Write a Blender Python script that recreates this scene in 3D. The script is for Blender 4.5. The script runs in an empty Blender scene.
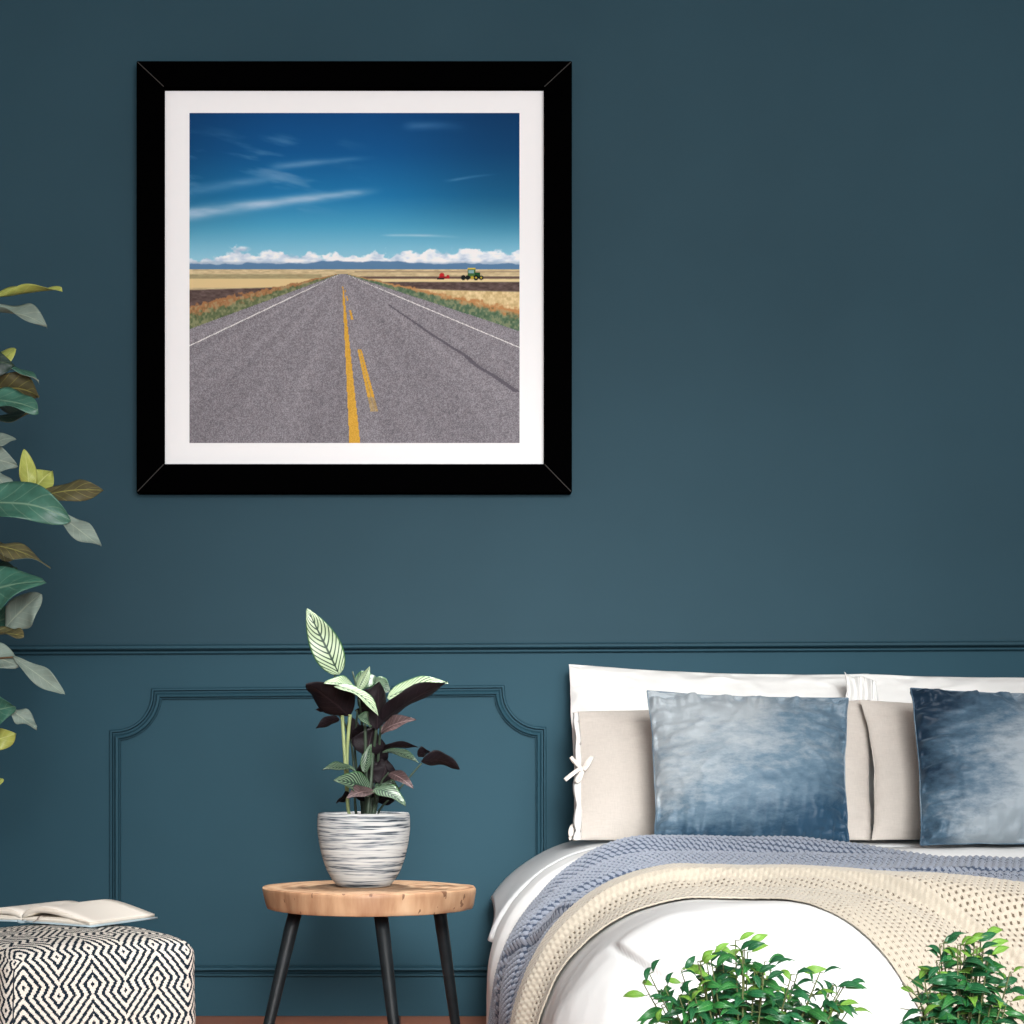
import bpy, bmesh, math, random
import numpy as np
from mathutils import Vector

C = bpy.context.scene.collection
F_PX, PX0, PY0, DW, CZ = 1725.0, 400.0, 763.0, 4.5, 0.66   # focal (px), principal point, camera-to-wall, camera height


def P(px, py, D):
    """world point seen at pixel (px,py) at distance D in front of the camera; the back wall is y = 0"""
    return np.array([(px - PX0) / F_PX * D, D - DW, CZ - (py - PY0) / F_PX * D])


def lin(r, g, b):
    f = lambda c: (c / 255.0) / 12.92 if c / 255.0 <= 0.04045 else ((c / 255.0 + 0.055) / 1.055) ** 2.4
    return (f(r), f(g), f(b), 1.0)


# ------------------------------------------------------------------ noise
def vnoise(x, y, seed=0):
    x = np.asarray(x, float); y = np.asarray(y, float)
    rng = np.random.RandomState(seed)
    T = rng.rand(64, 64)
    xi = np.floor(x).astype(int); yi = np.floor(y).astype(int)
    xf = x - xi; yf = y - yi
    sx = xf * xf * xf * (xf * (xf * 6 - 15) + 10); sy = yf * yf * yf * (yf * (yf * 6 - 15) + 10)
    a = T[xi % 64, yi % 64]; b = T[(xi + 1) % 64, yi % 64]
    c = T[xi % 64, (yi + 1) % 64]; d = T[(xi + 1) % 64, (yi + 1) % 64]
    return (a * (1 - sx) + b * sx) * (1 - sy) + (c * (1 - sx) + d * sx) * sy


def fbm(x, y, seed=0, oct=4):
    s = 0; amp = 0.5
    for i in range(oct):
        s = s + amp * vnoise(x * 2 ** i + 7.3 * i, y * 2 ** i + 3.1 * i, seed + i)
        amp *= 0.5
    return s


def sstep(a, b, x):
    t = np.clip((np.asarray(x, float) - a) / (b - a), 0, 1)
    return t * t * (3 - 2 * t)


# ------------------------------------------------------------------ objects
def empty(name, loc, label, cat, group=None):
    o = bpy.data.objects.new(name, None)
    C.objects.link(o)
    o.location = tuple(loc)
    o.empty_display_size = 0.05
    o['label'] = label; o['category'] = cat
    if group: o['group'] = group
    return o


def tag(o, label, cat, group=None):
    o['label'] = label; o['category'] = cat
    if group: o['group'] = group
    return o


def link(name, me, parent=None, smooth=True):
    o = bpy.data.objects.new(name, me)
    C.objects.link(o)
    if smooth:
        me.polygons.foreach_set('use_smooth', [True] * len(me.polygons))
    if parent is not None:
        o.parent = parent
        base = Vector(parent.location)
        pp = parent.parent
        while pp is not None:
            base += Vector(pp.location); pp = pp.parent
        n = len(me.vertices)
        co = np.empty(n * 3, np.float32); me.vertices.foreach_get('co', co)
        co = co.reshape(-1, 3) - np.array(base, np.float32)
        me.vertices.foreach_set('co', co.ravel()); me.update()
    return o


def mesh_np(name, V, F, mats, parent=None, uv=None, midx=None, smooth=True):
    """V (n,3), F (m,4) int array of quads (or list of polygons), uv per vertex (n,2)"""
    me = bpy.data.meshes.new(name)
    V = np.asarray(V, np.float32)
    if isinstance(F, np.ndarray):
        m = len(F); k = F.shape[1]
        me.vertices.add(len(V)); me.vertices.foreach_set('co', V.ravel())
        me.loops.add(m * k); me.loops.foreach_set('vertex_index', F.astype(np.int32).ravel())
        me.polygons.add(m)
        me.polygons.foreach_set('loop_start', np.arange(0, m * k, k, dtype=np.int32))
        me.polygons.foreach_set('loop_total', np.full(m, k, np.int32))
        me.update(calc_edges=True)
    else:
        me.from_pydata([tuple(v) for v in V], [], [tuple(int(i) for i in f) for f in F])
        bm = bmesh.new(); bm.from_mesh(me); bmesh.ops.recalc_face_normals(bm, faces=bm.faces); bm.to_mesh(me); bm.free()
    if not isinstance(F, np.ndarray): me.validate()
    if uv is not None:
        ul = me.uv_layers.new(name='UVMap')
        li = np.empty(len(me.loops), np.int32); me.loops.foreach_get('vertex_index', li)
        ul.data.foreach_set('uv', np.asarray(uv, np.float32)[li].ravel())
    for mt in (mats if isinstance(mats, (list, tuple)) else [mats]):
        me.materials.append(mt)
    if midx is not None:
        me.polygons.foreach_set('material_index', np.asarray(midx, np.int32))
    return link(name, me, parent, smooth)


def grid_faces(nu, nv, cu=False, cv=False, off=0, flip=False):
    i = np.arange(nu if cu else nu - 1); j = np.arange(nv if cv else nv - 1)
    I, J = np.meshgrid(i, j, indexing='ij')
    I2 = (I + 1) % nu; J2 = (J + 1) % nv
    F = np.stack([I * nv + J, I2 * nv + J, I2 * nv + J2, I * nv + J2], -1).reshape(-1, 4) + off
    return F[:, ::-1] if flip else F


def sheet_mesh(name, G, thick, mats, parent=None, uv=None, gap=None):
    """a cloth: grid G (nu,nv,3) given a thickness downwards along its normal, closed at the edges"""
    nu, nv = G.shape[:2]
    du = np.gradient(G, axis=0); dv = np.gradient(G, axis=1)
    N = np.cross(du, dv); N /= np.linalg.norm(N, axis=-1, keepdims=True) + 1e-12
    B = G - N * thick
    V = np.concatenate([G.reshape(-1, 3), B.reshape(-1, 3)])
    n = nu * nv
    F1 = grid_faces(nu, nv); F2 = grid_faces(nu, nv, off=n, flip=True)
    idx = np.arange(n).reshape(nu, nv)
    ring = np.concatenate([idx[:, 0], idx[-1, 1:], idx[-2::-1, -1], idx[0, -2:0:-1]])
    r2 = np.roll(ring, -1)
    F3 = np.stack([ring, ring + n, r2 + n, r2], -1)
    UV = None if uv is None else np.concatenate([uv.reshape(-1, 2)] * 2)
    mi = None
    if gap is not None:
        gap = gap.astype(float)
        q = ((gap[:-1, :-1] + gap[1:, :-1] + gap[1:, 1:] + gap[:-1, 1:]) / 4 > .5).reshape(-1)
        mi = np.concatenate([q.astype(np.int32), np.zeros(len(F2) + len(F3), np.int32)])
    return mesh_np(name, V, np.concatenate([F1, F2, F3]), mats, parent, UV, mi)


def tube(pts, radii, ns=10, cap=True):
    pts = np.asarray(pts, float); n = len(pts)
    radii = np.atleast_1d(np.asarray(radii, float)); radii = np.interp(np.linspace(0, 1, n), np.linspace(0, 1, len(radii)), radii)
    T = np.gradient(pts, axis=0); T /= np.linalg.norm(T, axis=1, keepdims=True) + 1e-12
    ref = np.array([0, 0, 1.0]) if abs(T[0][2]) < 0.9 else np.array([1.0, 0, 0])
    u = np.cross(T[0], ref); u /= np.linalg.norm(u)
    V = []
    for k in range(n):
        u = u - T[k] * np.dot(u, T[k]); u /= np.linalg.norm(u) + 1e-12
        w = np.cross(T[k], u)
        for a in range(ns):
            th = 2 * math.pi * a / ns
            V.append(pts[k] + radii[k] * (math.cos(th) * u + math.sin(th) * w))
    F = [list(f) for f in grid_faces(n, ns, False, True)]
    if cap:
        F.append(list(range(ns)))
        F.append(list(range((n - 1) * ns, n * ns))[::-1])
    return np.array(V), F


def join(parts):
    V = []; F = []; o = 0
    for v, f in parts:
        V.append(np.asarray(v)); F += [[int(i) + o for i in q] for q in f]; o += len(v)
    return np.concatenate(V), F


def lathe(prof, cx, cy, ns=72):
    prof = np.asarray(prof, float)
    th = np.linspace(0, 2 * math.pi, ns, endpoint=False)
    V = np.stack([cx + prof[:, 0][:, None] * np.cos(th), cy + prof[:, 0][:, None] * np.sin(th),
                  np.repeat(prof[:, 1][:, None], ns, 1)], -1).reshape(-1, 3)
    F = [list(f) for f in grid_faces(len(prof), ns, False, True)]
    if prof[0, 0] > 1e-6: F.append(list(range(ns))[::-1])
    if prof[-1, 0] > 1e-6: F.append(list(range((len(prof) - 1) * ns, len(prof) * ns)))
    return V, F


def box(x0, x1, y0, y1, z0, z1):
    V = [(x0, y0, z0), (x1, y0, z0), (x1, y1, z0), (x0, y1, z0), (x0, y0, z1), (x1, y0, z1), (x1, y1, z1), (x0, y1, z1)]
    F = [(3, 2, 1, 0), (4, 5, 6, 7), (0, 1, 5, 4), (1, 2, 6, 5), (2, 3, 7, 6), (3, 0, 4, 7)]
    return np.array(V, float), [list(f) for f in F]


def bevel(o, w, seg=3):
    m = o.modifiers.new('bevel', 'BEVEL'); m.width = w; m.segments = seg; m.limit_method = 'ANGLE'
    return o


def catmull(pts, n=24):
    pts = np.asarray(pts, float)
    p = np.vstack([2 * pts[0] - pts[1], pts, 2 * pts[-1] - pts[-2]])
    out = []
    m = len(pts) - 1
    for i in range(m):
        t = np.linspace(0, 1, max(2, n // m + 1), endpoint=(i == m - 1))[:, None]
        a, b, c, d = p[i], p[i + 1], p[i + 2], p[i + 3]
        out.append(0.5 * (2 * b + (c - a) * t + (2 * a - 5 * b + 4 * c - d) * t ** 2 + (3 * b - a - 3 * c + d) * t ** 3))
    return np.vstack(out)


# ------------------------------------------------------------------ materials
class NT:
    def __init__(s, name, rough=0.6, spec=0.3):
        s.m = bpy.data.materials.new(name); s.m.use_nodes = True
        s.t = s.m.node_tree; s.b = s.t.nodes['Principled BSDF']
        s.b.inputs['Roughness'].default_value = rough
        s.b.inputs['Specular IOR Level'].default_value = spec

    def n(s, typ, **kw):
        nd = s.t.nodes.new(typ)
        for k, v in kw.items():
            if k.startswith('_'): setattr(nd, k[1:], v)
        return nd

    def L(s, a, b): s.t.links.new(a, b)

    def coords(s, which='Object', scale=(1, 1, 1), rot=(0, 0, 0)):
        tc = s.n('ShaderNodeTexCoord'); mp = s.n('ShaderNodeMapping')
        mp.inputs['Scale'].default_value = scale; mp.inputs['Rotation'].default_value = rot
        s.L(tc.outputs[which], mp.inputs['Vector'])
        return mp.outputs['Vector']

    def noise(s, vec, scale, detail=4, rough=0.55):
        n = s.n('ShaderNodeTexNoise')
        n.inputs['Scale'].default_value = scale; n.inputs['Detail'].default_value = detail
        n.inputs['Roughness'].default_value = rough
        s.L(vec, n.inputs['Vector'])
        return n.outputs['Fac']

    def ramp(s, fac, stops, interp='LINEAR'):
        r = s.n('ShaderNodeValToRGB'); r.color_ramp.interpolation = interp
        e = r.color_ramp.elements
        while len(e) < len(stops): e.new(0.5)
        for i, (p, c) in enumerate(stops):
            e[i].position = p; e[i].color = c
        s.L(fac, r.inputs['Fac'])
        return r.outputs['Color']

    def math(s, op, a, b=None, c=None):
        n = s.n('ShaderNodeMath'); n.operation = op
        for i, v in enumerate((a, b, c)):
            if v is None: continue
            if isinstance(v, (int, float)): n.inputs[i].default_value = v
            else: s.L(v, n.inputs[i])
        return n.outputs[0]

    def mix(s, fac, a, b, mode='MIX'):
        n = s.n('ShaderNodeMixRGB'); n.blend_type = mode
        for i, v in zip(('Fac', 'Color1', 'Color2'), (fac, a, b)):
            if isinstance(v, (int, float)): n.inputs[i].default_value = v
            elif isinstance(v, tuple): n.inputs[i].default_value = v
            else: s.L(v, n.inputs[i])
        return n.outputs[0]

    def col(s, c):
        if isinstance(c, tuple): s.b.inputs['Base Color'].default_value = c
        else: s.L(c, s.b.inputs['Base Color'])
        return s

    def bump(s, h, strength=0.3, dist=0.002):
        n = s.n('ShaderNodeBump'); n.inputs['Strength'].default_value = strength
        n.inputs['Distance'].default_value = dist
        s.L(h, n.inputs['Height']); s.L(n.outputs['Normal'], s.b.inputs['Normal'])
        return s


def simple(name, c, rough=0.6, spec=0.3, var=0.0, vs=8.0, bump=0.0, bs=200.0, bd=0.001):
    m = NT(name, rough, spec)
    if var:
        f = m.noise(m.coords(), vs)
        lo = tuple(x * (1 - var) for x in c[:3]) + (1,); hi = tuple(min(1, x * (1 + var)) for x in c[:3]) + (1,)
        m.col(m.ramp(f, [(0.3, lo), (0.7, hi)]))
    else:
        m.col(c)
    if bump: m.bump(m.noise(m.coords(), bs, 3), bump, bd)
    return m.m


def mat_wall():
    m = NT('teal_wall_paint', 0.6, 0.12)
    v = m.coords()
    f = m.noise(v, 1.7, 3)
    up = m.ramp(f, [(0.3, (0.0232, 0.0610, 0.0835, 1)), (0.7, (0.0265, 0.0685, 0.0935, 1))])
    dn = m.ramp(f, [(0.3, (0.0225, 0.0685, 0.0960, 1)), (0.7, (0.0255, 0.0765, 0.1065, 1))])
    sp = m.n('ShaderNodeSeparateXYZ'); tc = m.n('ShaderNodeTexCoord'); m.L(tc.outputs['Object'], sp.inputs[0])
    c = m.mix(m.math('GREATER_THAN', sp.outputs[2], 0.965), dn, up)      # same paint; tone below the rail lifted to stand in for stronger light
    m.col(c)
    n = m.noise(m.coords('Object', (1, 1, 1)), 160, 3)
    m.bump(n, 0.12, 0.001)
    return m.m


def mat_knit(name, c, dark):
    m = NT(name, 0.9, 0.15)
    f = m.noise(m.coords('Object'), 900, 2)
    g = m.noise(m.coords('Object'), 9, 2)
    col = m.ramp(f, [(0.25, dark), (0.75, c)])
    col = m.mix(m.math('MULTIPLY', g, 0.12), col, tuple(min(1, x * 1.25) for x in c[:3]) + (1,))
    m.col(col); m.bump(f, 0.4, 0.001)
    m.b.inputs['Sheen Weight'].default_value = 0.2
    return m.m


def mat_linen(name, c, amt=0.06, bumps=0.25):
    m = NT(name, 0.85, 0.15)
    wv = m.noise(m.coords('Object', (60, 60, 900)), 1, 2); wh = m.noise(m.coords('Object', (900, 60, 60)), 1, 2)
    w = m.math('ADD', m.math('MULTIPLY', wv, 0.5), m.math('MULTIPLY', wh, 0.5))
    lo = tuple(x * (1 - amt * 2) for x in c[:3]) + (1,)
    m.col(m.ramp(w, [(0.35, lo), (0.6, c)]))
    m.bump(w, bumps, 0.0008)
    m.b.inputs['Sheen Weight'].default_value = 0.15
    return m.m


def mat_velvet(name, off, shade_grad, lo, mid_, hi):
    """crushed velvet: random pile patches, plus light and shade painted into the colour (nap = weights of a slow gradient across the cushion)"""
    m = NT(name, 0.55, 0.30)
    tc = m.n('ShaderNodeTexCoord'); mp = m.n('ShaderNodeMapping'); mp.inputs['Location'].default_value = off
    mp.inputs['Scale'].default_value = (0.7, 1.0, 1.7)
    m.L(tc.outputs['Object'], mp.inputs['Vector'])
    v = mp.outputs['Vector']
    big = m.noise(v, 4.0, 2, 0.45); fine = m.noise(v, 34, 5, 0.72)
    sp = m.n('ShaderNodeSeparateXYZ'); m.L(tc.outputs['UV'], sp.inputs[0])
    g = m.math('ADD', m.math('MULTIPLY', sp.outputs[0], shade_grad[0]), m.math('MULTIPLY', sp.outputs[1], shade_grad[1]))
    g = m.math('ADD', g, shade_grad[2])
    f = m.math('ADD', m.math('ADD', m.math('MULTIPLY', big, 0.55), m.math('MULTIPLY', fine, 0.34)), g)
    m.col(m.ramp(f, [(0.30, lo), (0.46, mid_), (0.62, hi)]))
    m.bump(m.noise(m.coords('Object'), 300, 3), 0.4, 0.0014)
    m.b.inputs['Sheen Weight'].default_value = 0.5; m.b.inputs['Sheen Roughness'].default_value = 0.35
    m.b.inputs['Sheen Tint'].default_value = lin(190, 210, 228)
    return m.m


def mat_streak_pot():
    m = NT('streaked_ceramic', 0.7, 0.25)
    v = m.coords('Object', (9, 9, 210))
    n1 = m.noise(v, 1.0, 3, 0.65)
    v2 = m.coords('Object', (9, 9, 300)); n2 = m.noise(v2, 1.0, 2, 0.5)
    f = m.math('ADD', m.math('MULTIPLY', n1, 0.65), m.math('MULTIPLY', n2, 0.35))
    m.col(m.ramp(f, [(0.40, lin(44, 54, 62)), (0.445, lin(118, 124, 130)), (0.50, lin(176, 177, 176)), (0.7, lin(202, 201, 197))]))
    m.bump(f, 0.6, 0.004)
    return m.m


def mat_wood_slab():
    m = NT('live_edge_wood', 0.5, 0.3)
    v = m.coords('Object', (1, 1, 0.35))
    w = m.n('ShaderNodeTexWave'); w.wave_type = 'RINGS'; w.rings_direction = 'Z'
    w.inputs['Scale'].default_value = 9; w.inputs['Distortion'].default_value = 4.5
    w.inputs['Detail'].default_value = 3; w.inputs['Detail Scale'].default_value = 1.2
    m.L(v, w.inputs['Vector'])
    grain = m.noise(m.coords('Object', (14, 14, 3)), 3, 4)
    c = m.ramp(m.math('ADD', m.math('MULTIPLY', w.outputs['Fac'], 0.35), m.math('MULTIPLY', grain, 0.65)),
               [(0.25, lin(148, 110, 82)), (0.5, lin(177, 141, 109)), (0.8, lin(192, 161, 130))])
    kn = m.noise(m.coords('Object', (34, 34, 20)), 1.6, 2, 0.5)
    kn2 = m.noise(m.coords('Object', (60, 60, 60)), 1.0, 2, 0.5)
    k = m.math('MULTIPLY', m.math('GREATER_THAN', kn, 0.655), m.math('GREATER_THAN', kn2, 0.42))
    c = m.mix(m.math('MULTIPLY', k, 0.75), c, lin(84, 52, 36))
    m.col(c); m.bump(grain, 0.15, 0.002)
    return m.m


def mat_floor():
    m = NT('reddish_plank_floor', 0.45, 0.35)
    br = m.n('ShaderNodeTexBrick'); br.offset = 0.37
    br.inputs['Scale'].default_value = 1.0; br.inputs['Mortar Size'].default_value = 0.0025
    br.inputs['Brick Width'].default_value = 1.6; br.inputs['Row Height'].default_value = 0.14
    br.inputs['Color1'].default_value = lin(196, 130, 102); br.inputs['Color2'].default_value = lin(176, 112, 86)
    br.inputs['Mortar'].default_value = lin(58, 36, 28)
    m.L(m.coords(), br.inputs['Vector'])
    g = m.noise(m.coords('Object', (2, 40, 1)), 2.5, 5)
    m.col(m.mix(m.math('MULTIPLY', g, 0.5), br.outputs['Color'], lin(140, 88, 66)))
    return m.m


def mat_leaf_striped(name='pinstripe_leaf_face', pale=lin(176, 194, 160), dark=lin(26, 58, 42), wdt=(0.13, 0.21)):
    m = NT(name, 0.4, 0.4)
    tc = m.n('ShaderNodeTexCoord'); sp = m.n('ShaderNodeSeparateXYZ'); m.L(tc.outputs['UV'], sp.inputs[0])
    u = sp.outputs[0]; v = sp.outputs[1]
    av = m.math('ABSOLUTE', m.math('SUBTRACT', m.math('MULTIPLY', v, 2.0), 1.0))
    ph = m.math('SUBTRACT', m.math('MULTIPLY', u, 11.0), m.math('MULTIPLY', m.math('POWER', av, 1.3), 3.2))
    wv = m.math('ABSOLUTE', m.math('SUBTRACT', m.math('FRACT', ph), 0.5))      # 0..0.5
    band = m.ramp(wv, [(wdt[0], dark), (wdt[1], pale)])
    mid = m.ramp(av, [(0.04, (1, 1, 1, 1)), (0.10, (0, 0, 0, 1))])
    edge = m.ramp(av, [(0.88, (0, 0, 0, 1)), (0.95, (1, 1, 1, 1))])
    c = m.mix(mid, band, lin(24, 54, 40)); c = m.mix(edge, c, lin(52, 92, 52))
    m.col(c)
    return m.m


def mat_leaf(name, c, vein, rough=0.4, var=0.25, nv=7.0, vs=0.55):
    m = NT(name, rough, 0.12 if 'purple' in name else 0.35)
    tc = m.n('ShaderNodeTexCoord'); sp = m.n('ShaderNodeSeparateXYZ'); m.L(tc.outputs['UV'], sp.inputs[0])
    av = m.math('ABSOLUTE', m.math('SUBTRACT', m.math('MULTIPLY', sp.outputs[1], 2.0), 1.0))
    ph = m.math('SUBTRACT', m.math('MULTIPLY', sp.outputs[0], nv), m.math('MULTIPLY', av, 1.6))
    lat = m.ramp(m.math('ABSOLUTE', m.math('SUBTRACT', m.math('FRACT', ph), 0.5)), [(0.0, (1, 1, 1, 1)), (0.07, (0, 0, 0, 1))])
    mid = m.ramp(av, [(0.02, (1, 1, 1, 1)), (0.07, (0, 0, 0, 1))])
    n = m.noise(m.coords('Object'), 26, 3)
    base = m.ramp(n, [(0.3, tuple(x * (1 - var) for x in c[:3]) + (1,)), (0.7, tuple(min(1, x * (1 + var)) for x in c[:3]) + (1,))])
    f = m.math('MAXIMUM', m.math('MULTIPLY', lat, vs * .6), m.math('MULTIPLY', mid, vs))
    n2 = m.noise(m.coords('Object'), 90, 3)
    base = m.mix(m.math('MULTIPLY', n2, 0.35), base, tuple(x * .55 for x in c[:3]) + (1,))
    m.col(m.mix(f, base, vein)); m.bump(m.math('ADD', m.math('SUBTRACT', 1.0, f), m.math('MULTIPLY', n2, .5)), 0.5, 0.002)
    return m.m


def mat_pouf():
    m = NT('woven_diamond_fabric', 0.9, 0.1)
    tc = m.n('ShaderNodeTexCoord'); sp = m.n('ShaderNodeSeparateXYZ'); m.L(tc.outputs['UV'], sp.inputs[0])
    Q = 0.0022
    snap = lambda x: m.math('MULTIPLY', m.math('FLOOR', m.math('DIVIDE', x, Q)), Q)
    u = snap(sp.outputs[0]); v = snap(sp.outputs[1])
    A = m.math('MULTIPLY', m.math('ABSOLUTE', m.math('SUBTRACT', m.math('MULTIPLY', m.math('FRACT', m.math('DIVIDE', u, 0.124)), 2.0), 1.0)), 4.3)
    fv = m.math('FRACT', m.math('DIVIDE', v, 0.066))
    s1 = m.math('MULTIPLY', m.math('MINIMUM', fv, 0.26), 0.7 / 0.26)
    s2 = m.math('MULTIPLY', m.math('MAXIMUM', m.math('SUBTRACT', fv, 0.26), 0.0), 2.7 / 0.74)
    ph = m.math('FRACT', m.math('ADD', m.math('ADD', A, m.math('SUBTRACT', s1, s2)), 0.25 + 4.0))
    dk = m.math('LESS_THAN', ph, 0.47)
    th = m.noise(m.coords('UV', (450, 450, 1)), 1, 2)
    c = m.mix(dk, m.ramp(th, [(0.3, lin(206, 198, 186)), (0.6, lin(236, 230, 220))]), m.ramp(th, [(0.3, lin(14, 26, 36)), (0.7, lin(34, 48, 60))]))
    m.col(c); m.bump(th, 0.4, 0.0015)
    return m.m


M = {}
M['wall'] = mat_wall()
M['ceiling'] = simple('ceiling_white', (0.75, 0.75, 0.73, 1), 0.9, 0.1)
M['sidewall'] = simple('side_wall_paint', (0.28, 0.30, 0.31, 1), 0.8, 0.1, 0.08, 2)
M['floor'] = mat_floor()
M['black_frame'] = simple('black_frame_paint', (0.0006, 0.0006, 0.0007, 1), 0.9, 0.0)
M['mitre'] = simple('mitre_line_grey', lin(62, 60, 58), 0.8, 0.1)
M['mat_board'] = simple('white_mat_board', (0.965, 0.965, 0.965, 1), 0.9, 0.05)
M['blue_knit'] = mat_knit('blue_grey_knit', lin(140, 146, 157), lin(104, 112, 126))
M['beige_knit'] = mat_knit('beige_knit', lin(182, 174, 160), lin(160, 151, 135))
M['blue_gap'] = mat_knit('blue_gap_shade', lin(60, 72, 92), lin(46, 57, 76))  # dark tone painted into the stitch gaps as their shade
M['beige_gap'] = mat_knit('beige_gap_shade', lin(98, 87, 72), lin(80, 70, 58))  # likewise, shade painted into the holes of the beige knit
M['white_cotton'] = simple('white_cotton', (0.74, 0.735, 0.715, 1), 0.9, 0.1, 0.02, 6, 0.12, 240)
M['duvet'] = simple('white_duvet_cotton', (0.66, 0.665, 0.66, 1), 0.9, 0.08, 0.015, 5, 0.1, 260)
M['sheet'] = simple('pale_grey_sheet', (0.66, 0.68, 0.69, 1), 0.9, 0.1, 0.02, 6, 0.1, 260)
M['linen'] = mat_linen('beige_linen', lin(192, 184, 176))
M['ribbon'] = simple('pale_ribbon', lin(226, 220, 212), 0.85, 0.1, 0.08, 60)
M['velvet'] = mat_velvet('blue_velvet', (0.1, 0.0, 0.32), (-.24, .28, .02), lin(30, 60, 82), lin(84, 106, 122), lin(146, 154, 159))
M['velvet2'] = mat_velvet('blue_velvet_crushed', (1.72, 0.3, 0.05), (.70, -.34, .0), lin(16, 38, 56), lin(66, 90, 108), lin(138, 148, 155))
M['pot'] = mat_streak_pot()
M['soil'] = simple('dark_soil', lin(44, 34, 28), 0.95, 0.1, 0.4, 60, 0.8, 120, 0.004)
M['slab'] = mat_wood_slab()
M['table_leg'] = simple('black_stained_wood', lin(21, 26, 29), 0.5, 0.22, 0.4, 30)
M['stripe'] = mat_leaf_striped()
M['stripe_shaded'] = mat_leaf_striped('shaded_stripe_leaf_face', lin(112, 134, 108), lin(16, 36, 30), (0.24, 0.36))  # shaded copy of the striped face, shade painted into the colour
M['purple'] = mat_leaf('dark_purple_leaf_underside', lin(24, 18, 22), lin(46, 34, 38), 0.55, 0.2)
M['darkleaf'] = mat_leaf('dark_green_leaf_face', lin(34, 46, 40), lin(64, 84, 64), 0.4, 0.2)
M['pinkleaf'] = mat_leaf('pink_veined_leaf', lin(78, 62, 62), lin(180, 152, 150), 0.45, 0.25, 9)
M['stem_green'] = simple('light_green_stem', lin(134, 146, 98), 0.5, 0.3, 0.25, 30)
M['stem_dark'] = simple('dark_green_stem', lin(52, 66, 52), 0.5, 0.3, 0.3, 30)
M['fig_top'] = mat_leaf('fig_leaf_face', lin(62, 108, 92), lin(150, 180, 150), 0.35, 0.25, 7.0, 0.4)
M['fig_under'] = mat_leaf('fig_leaf_underside', lin(128, 144, 134), lin(184, 194, 170), 0.6, 0.15, 7.0, 0.4)
M['fig_young'] = mat_leaf('fig_leaf_young', lin(172, 180, 92), lin(226, 228, 160), 0.4, 0.2, 7.0, 0.4)
M['fig_olive'] = mat_leaf('fig_leaf_olive', lin(92, 88, 60), lin(190, 184, 100), 0.5, 0.25)
M['fig_dark'] = mat_leaf('fig_leaf_dark', lin(30, 52, 46), lin(96, 118, 84), 0.4, 0.3, 7.0, 0.4)
M['bark'] = simple('brown_bark', lin(104, 82, 62), 0.85, 0.15, 0.3, 40, 0.5, 90, 0.003)
M['white_pot'] = simple('white_glazed_pot', lin(222, 220, 214), 0.35, 0.4)
M['grey_pot'] = simple('grey_planter', lin(120, 122, 122), 0.7, 0.2, 0.1, 12)
M['ficus'] = mat_leaf('ficus_leaf_green', lin(38, 98, 46), lin(100, 160, 84), 0.32, 0.3, 10)
M['ficus_dark'] = mat_leaf('ficus_leaf_dark', lin(26, 82, 48), lin(66, 120, 74), 0.3, 0.3, 10)
M['ficus_young'] = mat_leaf('ficus_leaf_young', lin(98, 142, 52), lin(140, 172, 88), 0.4, 0.2, 10)
M['twig'] = simple('green_brown_twig', lin(84, 92, 58), 0.8, 0.2, 0.2, 50)
M['pouf'] = mat_pouf()
M['seam'] = simple('dark_seam_cord', lin(40, 48, 56), 0.9, 0.1, 0.2, 80)
def mat_paper():
    m = NT('cream_paper', 0.85, 0.1)
    n = m.noise(m.coords('Object', (6, 6, 1400)), 1, 2)
    g = m.n('ShaderNodeNewGeometry'); sp = m.n('ShaderNodeSeparateXYZ'); m.L(g.outputs['True Normal'], sp.inputs[0])
    f = m.math('LESS_THAN', m.math('ABSOLUTE', sp.outputs[2]), 0.5)             # the cut edges show the separate pages
    m.col(m.mix(f, lin(232, 225, 214), m.ramp(n, [(0.35, lin(196, 182, 164)), (0.55, lin(230, 222, 210))]))); return m.m


M['paper'] = mat_paper()
M['cover'] = simple('pale_blue_cover', lin(168, 186, 194), 0.6, 0.25)
M['bookmark'] = simple('grey_ribbon', lin(146, 132, 124), 0.7, 0.2)
M['bedwood'] = simple('grey_bed_upholstery', lin(120, 124, 128), 0.9, 0.1, 0.1, 30)

# ------------------------------------------------------------------ room
XL, XR, YF, ZC = -1.95, 3.3, -6.6, 2.95


def struct(name, V, F, mat, smooth=False):
    o = mesh_np(name, V, F, mat, None, smooth=smooth); o['kind'] = 'structure'
    return o


struct('wall_back', *box(XL - 0.1, XR + 0.1, 0.0, 0.12, 0.0, ZC), M['wall'])
struct('wall_left', *box(XL - 0.12, XL, YF, 0.0, 0.0, ZC), M['sidewall'])
struct('wall_right', *box(XR, XR + 0.12, YF, 0.0, 0.0, ZC), M['sidewall'])
struct('floor', *box(XL - 0.12, XR + 0.12, YF, 0.12, -0.1, 0.0), M['floor'])
struct('ceiling', *box(XL - 0.12, XR + 0.12, YF, 0.12, ZC, ZC + 0.1), M['ceiling'])


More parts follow.
